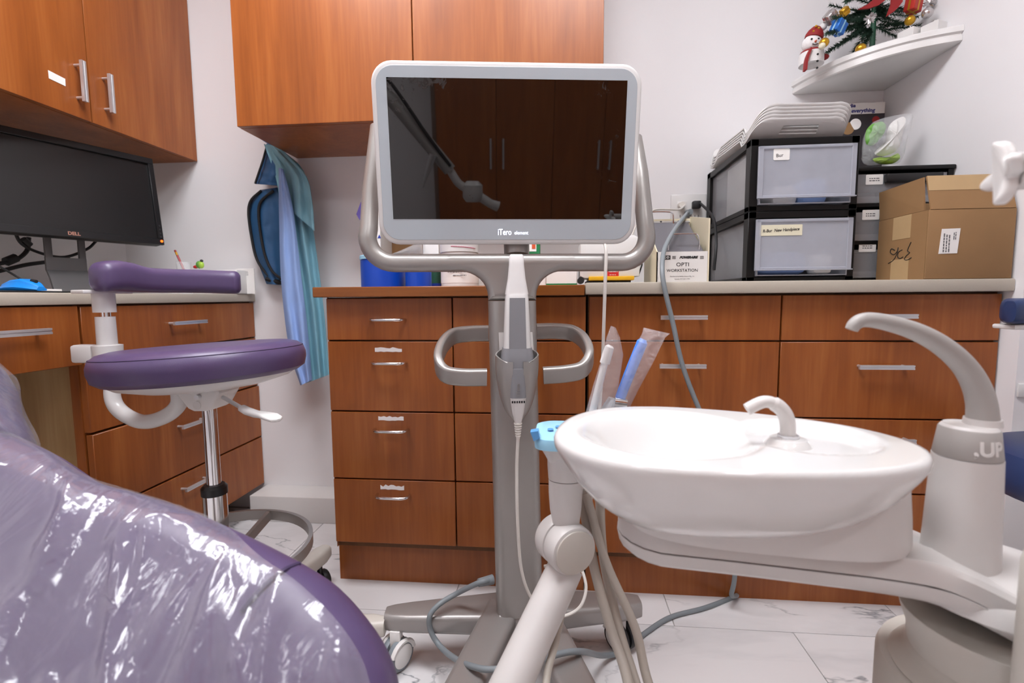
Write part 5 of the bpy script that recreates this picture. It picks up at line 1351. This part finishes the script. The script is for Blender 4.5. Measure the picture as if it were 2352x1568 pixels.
lo = G().prism([(la.x+.002, la.z), (lb_.x-.004, la.z+.001), (lb_.x, lb_.z), (la.x+.006, lb_.z-.001)], 0, .0008, M=frame((0, by0-.0002, 0), (1, 0, 0), (0, 0, 1))).obj('shipping_label', 'paper', fr_, smooth=0)
for k in range(3): squiggle(1, .045, .006, (la.x+.012+.006*k, by0-.0012, (la.z+lb_.z)/2-.004), (0, 0, 1), (-1, 0, 0), 'ink_grey', lo, seed=50+k)
squiggle(2, .018, .008, (lb_.x-.012, by0-.0012, lb_.z-.018), (0, 0, 1), (-1, 0, 0), 'ink_grey', lo, seed=56)

# ================================================================== STACKED TRAYS ON THE TALL BIN
ZT1 = ZC+2*dh
def tray_mesh():
    # outline rows from the back end (flat) to the lifted front lip, with a slot handle in the lip
    g = G(); wd2 = .128; n = 20
    prof = [(0, .045), (.03, .012), (.06, .003), (.25, .003), (.30, .004), (.335, .016), (.362, .038), (.374, .052)]
    pts = cr([Vector((0, a_, b2)) for a_, b2 in prof], 4)
    L = sum((pts[i+1]-pts[i]).length for i in range(len(pts)-1)); acc = 0; rows = []
    for i, p in enumerate(pts):
        if i: acc += (pts[i]-pts[i-1]).length
        e = min(acc, L-acc); w2 = wd2*(1 if e > .055 else .66+.34*sqrt(max(0, 1-(1-e/.055)**2)))
        rows.append([Vector((w2*(2*j/n-1), p.y, p.z+.02*max(0, abs(2*j/n-1)-.75)*4*(1 if .06 < p.y < .28 else .08))) for j in range(n+1)])
    m = len(rows); A = [v for r in rows for v in r]; off = Vector((0, 0, -.0028)); B = [v+off for v in A]; k0 = m*n+m
    N1 = n+1; hole = lambda i, j: (m-8 <= i <= m-6) and (6 <= j < 14)
    fs = []
    from collections import Counter
    ec = Counter()
    quads = [(i, j) for i in range(m-1) for j in range(n) if not hole(i, j)]
    qs = set(quads); o = len(A)
    for i, j in quads:
        a_, b2, c_, d_ = i*N1+j, i*N1+j+1, (i+1)*N1+j+1, (i+1)*N1+j
        fs += [(a_, b2, c_, d_), (o+d_, o+c_, o+b2, o+a_)]
        for (e0, e1, nb) in ((a_, b2, (i-1, j)), (b2, c_, (i, j+1)), (c_, d_, (i+1, j)), (d_, a_, (i, j-1))):
            if nb not in qs: fs.append((e1, e0, o+e0, o+e1))
    b = bmesh.new(); bv = [b.verts.new(v) for v in A+B]
    for f in fs: b.faces.new([bv[q] for q in f])
    bmesh.ops.delete(b, geom=[v for v in b.verts if not v.link_faces], context='VERTS')
    bmesh.ops.recalc_face_normals(b, faces=b.faces[:])
    me = bpy.data.meshes.new('instrument_tray'); b.to_mesh(me); b.free()
    for p in me.polygons: p.use_smooth = True
    me.set_sharp_from_angle(angle=radians(45)); me.materials.append(MATS['white_gloss']); return me
tm = tray_mesh()
pos = ['lowest', 'second from the bottom', 'middle', 'second from the top', 'topmost']
for k in range(5):
    o = bpy.data.objects.new('instrument_tray', tm); COL.objects.link(o)
    o.rotation_euler = (0, 0, pi+radians(3)); o.location = (.640+.0015*k, 1.822-.003*k, ZT1+.0012+k*.0082)
    tag(o, 'white slot-handled tray, %s of the stack on the tall black bin' % pos[k], 'tray', 'stacked white trays')

# ---- printed booklet standing behind, bag with green lid on the second bin
bk = root('printed_box', 'printed booklet box with blue wording and dark photo leaning in the corner', 'box', (1.0, 1.80, 1.22))
A, B = PY(1930, 238, 1.80), PY(2030, 300, 1.80)
zm = PY(1980, 262, 1.80).z
G().box(A.x, B.x, 1.80, 1.835, zt2+.0006, A.z, bev=.001, seg=1).obj('box_body', 'paper', bk)
G().box(A.x+.001, B.x-.001, 1.7985, 1.7999, zt2+.004, zm).obj('photo', 'photo_dark', bk, smooth=0)
for cx_, cy_, rr_, m in ((1965, 285, .018, 'maskpaper'), (1948, 295, .02, 'cardboard'), (2012, 275, .012, 'red_velvet')):
    q = PY(cx_, cy_, 1.798); G().lathe([(0, 0), (rr_, 0), (rr_*.9, .0006), (0, .0008)], seg=24, M=frame((q.x, 1.7984, q.z), (1, 0, 0), (0, 0, 1))).obj('photo_spot', m, bk, smooth=0)
text('die', .016, (PY(1958, 243, 1.80).x, 1.7995, PY(1958, 243, 1.8).z), (1, 0, 0), (0, 0, 1), 'ink_blue', bk, off=.0005)
text('everything', .0175, (PY(1982, 253, 1.80).x, 1.7995, PY(1982, 254, 1.8).z), (1, 0, 0), (0, 0, 1), 'ink_blue', bk, off=.0005, shear=.15)
YG = 1.62
bgt = root('plastic_bag', 'clear bag holding a green lid and white packet on the black three-drawer bin', 'bag', (.95, YG, zt2))
def blob(pts, Y, th, m, nm, parent, seed=0, thin=.5):
    # pillow from a pixel outline
    P_ = cr([PY(a_, b2, Y) for a_, b2 in pts], 4, closed=True); c = sum(P_, Vector())/len(P_); rings = []
    for s, d_ in ((.05, -1), (.55, -.85), (.88, -.45), (1, 0), (.88, .45), (.55, .85), (.05, 1)):
        rings.append([c+(p-c)*s+Vector((0, th*d_+.006*noise.noise(p*60+Vector((seed, d_, 0))), 0)) for p in P_])
    return G().loft(rings).obj(nm, m, parent)
zbm = PY(2030, 379, YG).z
blob([(1985, 376), (1982, 330), (1990, 300), (2010, 278), (2060, 264), (2092, 263), (2088, 290), (2075, 330), (2068, 372), (2030, 378)], YG, .045, 'bag_clear', 'bag_skin', bgt, 3)
blob([(1988, 330), (1990, 300), (2005, 284), (2028, 280), (2034, 296), (2022, 318), (2004, 334)], YG-.01, .012, 'green_plastic', 'green_lid', bgt, 1)
blob([(2008, 352), (2035, 330), (2042, 290), (2062, 272), (2080, 270), (2072, 310), (2060, 345), (2030, 358)], YG+.006, .016, 'paper', 'white_packet', bgt, 2)
blob([(2004, 366), (2020, 376), (2050, 376), (2068, 362), (2062, 352), (2040, 362), (2018, 362)], YG-.005, .014, 'lime', 'lime_lid', bgt, 4)

# ================================================================== CORNER SHELF AND CHRISTMAS THINGS
SZ0, SZ1 = 1.547, 1.590
def qb(a, c, b, n=24): return [a*(1-t)**2+c*2*t*(1-t)+b*t*t for t in [k/n for k in range(n+1)]]
g = G(); rings = []
for z, ins in ((SZ0, .004), (SZ0+.003, 0), (SZ0+.016, 0), (SZ0+.018, .003), (SZ0+.022, .003), (SZ0+.026, -.004), (SZ1-.004, -.004), (SZ1, 0)):
    A = Vector((.802+ins, YB-.001, z)); B = Vector((XR-.001, 1.527+ins, z)); Cc = Vector((.868+ins*.7, 1.585+ins*.7, z))
    rings.append(qb(A, Cc, B)+[Vector((XR-.001, YB-.001, z))])
g.loft(rings); g.obj('corner_shelf', 'white_gloss', None, 'white curved corner shelf carrying the Christmas tree', 'shelf')
def sbase(px, py): return PZ(px, py, SZ1)
# tea lights: square white candle holders
for i, (px, ytop, w, lb) in enumerate(((2090, 62, 36, 'small white square candle holder nearer the Christmas tree'), (2145, 48, 38, 'white square candle holder at the outer end of the corner shelf'))):
    Yc = (1.635, 1.60)[i]
    c = PY(px, 80, Yc); h = PY(px, ytop, Yc).z-SZ1; r_ = w/F*Yc*.42
    t = root('candle_holder', lb, 'candle holder', (c.x, Yc, SZ1), 'white candle holders on the corner shelf')
    Mz = Matrix.Translation((c.x, Yc, SZ1)) @ Matrix.Rotation(radians(25), 4, 'Z')
    G().box(-r_, r_, -r_, r_, .0006, h*.8, bev=.001, seg=1, M=Mz).obj('holder', 'white_gloss', t)
    G().tube([Mz @ Vector((0, 0, h*.8)), Mz @ Vector((0, 0, h*1.05))], [.004, .001], seg=10).obj('flame_tip', 'white_semi', t)
# snowman
YSn = 1.70
sc0 = PY(1862, 170, YSn)
sn = root('snowman_figure', 'white fuzzy snowman figure with red hat and scarf on the corner shelf', 'figurine', (sc0.x, YSn, SZ1))
u_ = YSn/F*1.02
def sz(py): return PY(1862, py, YSn).z
G().lathe([(0, .0008), (.022, .0008), (.034, .02), (.035, sz(150)-SZ1), (.026, sz(130)-SZ1), (.015, sz(122)-SZ1), (0, sz(121)-SZ1)], seg=28, c=(sc0.x, YSn, SZ1)).obj('body', 'snow', sn)
hc = sz(103)
G().ball((sc0.x-.003, YSn-.004, hc), .028, 3, (1, .95, .95)).obj('head', 'snow', sn)
G().lathe([(0, 0), (.026, 0), (.026, .010), (.021, .022), (.012, .034), (0, .04)], seg=24, M=Matrix.Translation((sc0.x+.002, YSn-.004, hc+.015)) @ Matrix.Rotation(radians(14), 4, 'Y')).obj('hat', 'red_velvet', sn)
for dx, dz in ((-.008, .012), (.006, .02), (.012, .008), (-.002, .026)):
    G().ball((sc0.x+dx, YSn-.026+abs(dx)*.3, hc+.016+dz), .0045, 1).obj('hat_spot', 'gold', sn)
G().ball((sc0.x+.026, YSn-.01, hc+.047), .011, 2).obj('pompom', 'snow', sn)
for dx in (-.012, .008): G().ball((sc0.x-.003+dx, YSn-.0285, hc+.004), .0034, 1).obj('eye', 'black_matte', sn)
G().tube([(sc0.x-.004, YSn-.029, hc-.004), (sc0.x-.005, YSn-.040, hc-.005)], [.0035, .001], seg=8).obj('nose', 'orange_print', sn)
G().tube(cr([Vector((sc0.x-.012, YSn-.0285, hc-.010)), Vector((sc0.x-.004, YSn-.0305, hc-.014)), Vector((sc0.x+.005, YSn-.0285, hc-.010))], 5), .0013, seg=5).obj('mouth', 'black_matte', sn)
zs_ = hc-.026
G().tube([(sc0.x+.027*cos(a), YSn+.027*sin(a), zs_) for a in [2*pi*k/24 for k in range(24)]], .0065, seg=8, closed=True).obj('scarf', 'red_velvet', sn)
G().tube(cr([Vector((sc0.x-.018, YSn-.030, zs_)), Vector((sc0.x-.030, YSn-.034, zs_-.03)), Vector((sc0.x-.033, YSn-.034, zs_-.065))], 5), 1, prof=[(-.009, -.003), (.009, -.003), (.009, .003), (-.009, .003)]).obj('scarf_end', 'red_velvet', sn)
for k in range(3): G().ball((sc0.x+.002, YSn-.0345, zs_-.018-.02*k), .0038, 1).obj('coat_button', 'black_matte', sn)
G().ball((sc0.x+.036, YSn-.004, zs_-.014), .012, 2, (1.2, 1, .8)).obj('mitten', 'red_velvet', sn)
# table-top Christmas tree
YT_ = 1.72
tb = PY(2003, 108, YT_)
tree = root('christmas_tree', 'small green Christmas tree with ornaments and red bows on the corner shelf', 'christmas tree', (tb.x, YT_, SZ1))
G().lathe([(0, .0008), (.03, .0008), (.032, .006), (.012, .014), (.008, .03), (.007, .30), (0, .31)], seg=16, c=(tb.x, YT_, SZ1)).obj('trunk', 'green_dark', tree)
rnd = random.Random(11)
needle = G()
branches = [((1990, 62), (1900, 120)), ((1990, 55), (1898, 78)), ((2000, 60), (1945, 140)), ((2000, 50), (1912, 40)), ((2010, 60), (2065, 88)), ((2005, 40), (2060, 60)), ((2010, 30), (2120, 38)), ((2005, 20), (2135, 22)), ((1995, 30), (1905, 12)), ((2000, 10), (1950, -10)), ((2005, 5), (2080, -15)), ((2000, -20), (1930, -60)), ((2005, -25), (2090, -70)), ((2000, 70), (1985, 105)), ((2000, 40), (1950, 70)), ((2010, 15), (2040, 45)), ((2000, -60), (1960, -110)), ((2003, -70), (2050, -120)), ((1992, 66), (1935, 95)), ((2002, 30), (2085, 55)), ((1996, 20), (1928, 55))]
for k in range(46):
    cy_ = rnd.uniform(-60, 78); hw_ = 40+ (cy_+60)*.55
    ex = 2003+rnd.uniform(-1.15, 1.25)*hw_
    branches.append(((2003+(ex-2003)*.15, cy_-8), (ex, cy_+rnd.uniform(5, 30)-max(0, ex-2040)*.45)))
for bi, (a_, b2) in enumerate(branches):
    dY = rnd.uniform(-.09, .03) if bi % 2 else rnd.uniform(-.05, .05)
    p0 = PY(*a_, YT_); p1 = PY(*b2, YT_+dY)
    p1.x = min(p1.x, XR-.02)
    d = p1-p0; L = d.length; dn = d.normalized(); s1 = dn.orthogonal().normalized(); s2 = dn.cross(s1)
    for k in range(int(L/.0006)):
        t_ = (k+rnd.random())/(L/.0006); an = rnd.uniform(0, 2*pi); q = p0+d*t_
        out = (s1*cos(an)+s2*sin(an))*.8+dn*.55; ln_ = .021*(1-.35*t_)*rnd.uniform(.7, 1.1)
        tip = q+out*ln_; sd = dn.cross(out).normalized()*.0017
        n0 = len(needle.bm.verts)
        v = [needle.bm.verts.new(w) for w in (q-sd, q+sd, tip)]; needle.bm.faces.new(v)
no_ = needle.obj('needles', 'leaf_green', tree, smooth=0); no_['kind'] = 'stuff'
def gift(px, py, Y, s, m, nm, rib='gold', rot=.4):
    c = PY(px, py, Y); Mg = Matrix.Translation(c) @ Matrix.Rotation(rot, 4, 'Y') @ Matrix.Rotation(.5, 4, 'Z')
    o = G().box(-s, s, -s*.8, s*.8, -s, s, bev=.002, seg=1, M=Mg).obj(nm, m, tree)
    r_ = G(); r_.box(-s*1.02, s*1.02, -s*.14, s*.14, -s*1.02, s*1.02, M=Mg); r_.box(-s*.14, s*.14, -s*.82, s*.82, -s*1.02, s*1.02, M=Mg); r_.obj('ribbon', rib, o, smooth=0)
gift(1926, 63, 1.66, .018, 'blue_foil', 'gift_ornament', 'film_blue')
gift(1908, 40, 1.67, .016, 'silver_foil', 'gift_ornament', 'silver_dark', .7)
gift(2098, 12, 1.64, .019, 'red_gift', 'gift_ornament', 'gold', .15)
gift(1940, 27, 1.66, .011, 'gold', 'gift_ornament', 'yellow_plastic', .9)
def orn(px, py, Y, r_, m, nm='ball_ornament', sub=2): 
    c = PY(px, py, Y); o = G().ball(c, r_, sub).obj(nm, m, tree); return o
orn(2090, 47, 1.64, .014, 'gold'); orn(1893, 98, 1.645, .014, 'gold'); orn(1888, 106, 1.635, .010, 'paper_cream'); orn(1977, 112, 1.66, .015, 'gold'); orn(2130, 30, 1.62, .015, 'silver_foil')
for px, py, Y in ((1998, 42, 1.62), (2135, 8, 1.64)):
    c = PY(px, py, Y); g = G()
    for k in range(36):
        dv = Vector((rnd.gauss(0, 1), rnd.gauss(0, 1), rnd.gauss(0, 1))).normalized(); q = c+dv*.017; g.tube([c, q], [.0045, .0012], seg=4)
    g.obj('foil_burst', 'silver_foil', tree, smooth=0)
# red bow tails
for pts in ([(1970, 22), (1990, 12), (2005, 0), (2015, -20), (2040, -20), (2034, 0), (2018, 12), (1995, 20)], [(2036, 38), (2046, 10), (2048, -20), (2075, -25), (2072, 5), (2062, 18), (2054, 26)]):
    P_ = [PY(a_, b2, 1.615) for a_, b2 in pts]; c = sum(P_, Vector())/len(P_)
    G().loft([[p+Vector((0, dy, 0)) for p in P_] for dy in (-.003, .003)]).obj('bow', 'red_velvet', tree, smooth=0)

# ================================================================== DENTAL CHAIR, LOWER LEFT
cn = Vector((.15, -.70, .70)).normalized(); cp0 = Vector((-.30, .42, .50))
chx = Vector((1, 0, 0)); chx = (chx-cn*chx.dot(cn)).normalized(); chy = cn.cross(chx)
chair = root('dental_chair', 'purple dental chair backrest under clear plastic film in the foreground', 'dental chair', (-.42, .35, 0))
OUT = [(905, 1568), (893, 1515), (866, 1455), (822, 1392), (765, 1330), (700, 1286), (620, 1243), (520, 1196), (400, 1146), (290, 1112), (200, 1085), (100, 1020), (0, 975), (-120, 930), (-260, 950), (-420, 1060), (-520, 1250), (-520, 1500), (-380, 1750), (-100, 1880), (300, 1900), (650, 1850), (850, 1740), (905, 1640)]
def cq(px, py): p = PN(px, py, cp0, cn)-cp0; return Vector((p.dot(chx), p.dot(chy), 0))
O2 = cr([cq(*p) for p in OUT], 9, closed=True); cc = cq(330, 1420)
def c3(v, h): return cp0+chx*v.x+chy*v.y+cn*h
prof = [(.10, -.105), (.80, -.100), (.93, -.085), (.985, -.060), (1.0, -.035), (.995, -.015), (.975, .004), (.94, .018), (.88, .030), (.78, .040), (.62, .047), (.42, .050), (.2, .051), (.03, .051)]
def ringc(s, h, wob=0): return [c3(cc+(p-cc)*s, h) for p in O2]
back = G().loft([ringc(s, h-.018) for s, h in prof]).obj('backrest', 'purple_vinyl', chair, smooth=70)
# seam across the cushion shoulder
def surf_h(s):
    for i in range(4, len(prof)-1):
        (s0, h0), (s1, h1) = prof[i], prof[i+1]
        if s <= s0 and s >= s1: return h0+(h1-h0)*(s0-s)/(s0-s1)
    return .051
def on_surf(px, py, extra=0):
    v = cq(px, py)
    # radial parameter relative to the outline
    d = v-cc; best = 1e9; ang = atan2(d.y, d.x); smax = 1
    for p in O2:
        da = abs((atan2((p-cc).y, (p-cc).x)-ang+pi) % (2*pi)-pi)
        if da < best: best = da; smax = (p-cc).length
    s = min(1, d.length/smax)
    return c3(v, surf_h(s)-.018+extra)
sm_pts = [on_surf(*q, .0005) for q in ((684, 1292), (664, 1318), (640, 1346), (612, 1378), (580, 1418))]
G().tube(cr(sm_pts, 5), .003, seg=6).obj('seam', 'purple_seam', back)
# clear film, draped with creases
rings = []; NP = len(O2)
rn = []
for s, h in [(.97, .002), (.93, .016), (.88, .026)]+[(.85-.0166*k, None) for k in range(50)]+[(.02, None), (.0004, None)]:
    ring = []
    for j, p in enumerate(O2):
        # film stops short of the right rim
        ang = atan2((p-cc).y, (p-cc).x)
        lim = 1-.16*math.exp(-((ang-radians(22))/.55)**2)
        v = cc+(p-cc)*s*lim; hh = surf_h(min(.999, s*lim)) if h is None else max(h, surf_h(min(.999, s*lim)))
        q = Vector((v.x*10, v.y*10, 0))
        cre = (1-abs(noise.noise(Vector((v.x*14+v.y*6, v.y*6-v.x*3, 1.3))))*2.2)*.014+(1-abs(noise.noise(Vector((v.x*38+v.y*9, v.y*12, 4))))*2)*.006
        # folds fanning out from a gathered point
        gp_ = cq(560, 1235); dd = v-gp_; fan = sin(atan2(dd.x, -dd.y)*16+noise.noise(q)*2)*.006*math.exp(-(abs(atan2(dd.x, -dd.y))/.45)**2)*min(1, dd.length/.05)*math.exp(-dd.length/.25)
        ring.append(c3(v, hh-.018+.007+max(0, cre-.008)+max(0, fan)))
    rings.append(ring)
fl_ = G().loft(rings, cap=False).obj('plastic_film', 'clear_film', chair, smooth=180)
# headrest with bunched film at the left edge
hq = [(-290, 800), (-150, 770), (-35, 812), (-12, 860), (-5, 900), (30, 975), (10, 1010), (-130, 1010), (-290, 980)]
P_ = cr([cq(*p) for p in hq], 4, closed=True); hc_ = sum(P_, Vector())/len(P_)
G().loft([[c3(hc_+(p-hc_)*s, h) for p in P_] for s, h in ((.2, -.07), (.85, -.06), (1, -.03), (.97, -.005), (.8, .015), (.4, .025), (.05, .026))]).obj('headrest', 'purple_vinyl', chair, smooth=70)
G().loft([[c3(hc_+(p-hc_)*s, h+abs(noise.noise(Vector((p.x*30, p.y*30, s*3))))*.012) for p in P_] for s, h in ((1.05, -.05), (1.06, -.025), (1.02, .002), (.84, .022), (.42, .032), (.05, .033))], cap=False).obj('headrest_film', 'clear_film', chair, smooth=180)
# back shell, lift column and floor plate
G().loft([ringc(s, h-.018) for s, h in ((.55, -.16), (.72, -.145), (.78, -.118), (.78, -.1065))]).obj('back_shell', 'unit_white', chair, smooth=60)
G().loft([[(x+u, y+v, z) for u, v in rr(w, dp, .03, 4)] for x, y, z, w, dp in ((-.45, .28, .03, .22, .22), (-.45, .30, .2, .18, .18), (-.44, .36, .36, .17, .17))]).obj('lift_column', 'unit_white', chair)
G().loft([[(-.45+u, .25+v, z) for u, v in rr(.5*s, .56*s, .08, 5)] for z, s in ((.0, 1), (.02, 1), (.03, .96))]).obj('floor_plate', 'unit_cream', chair)
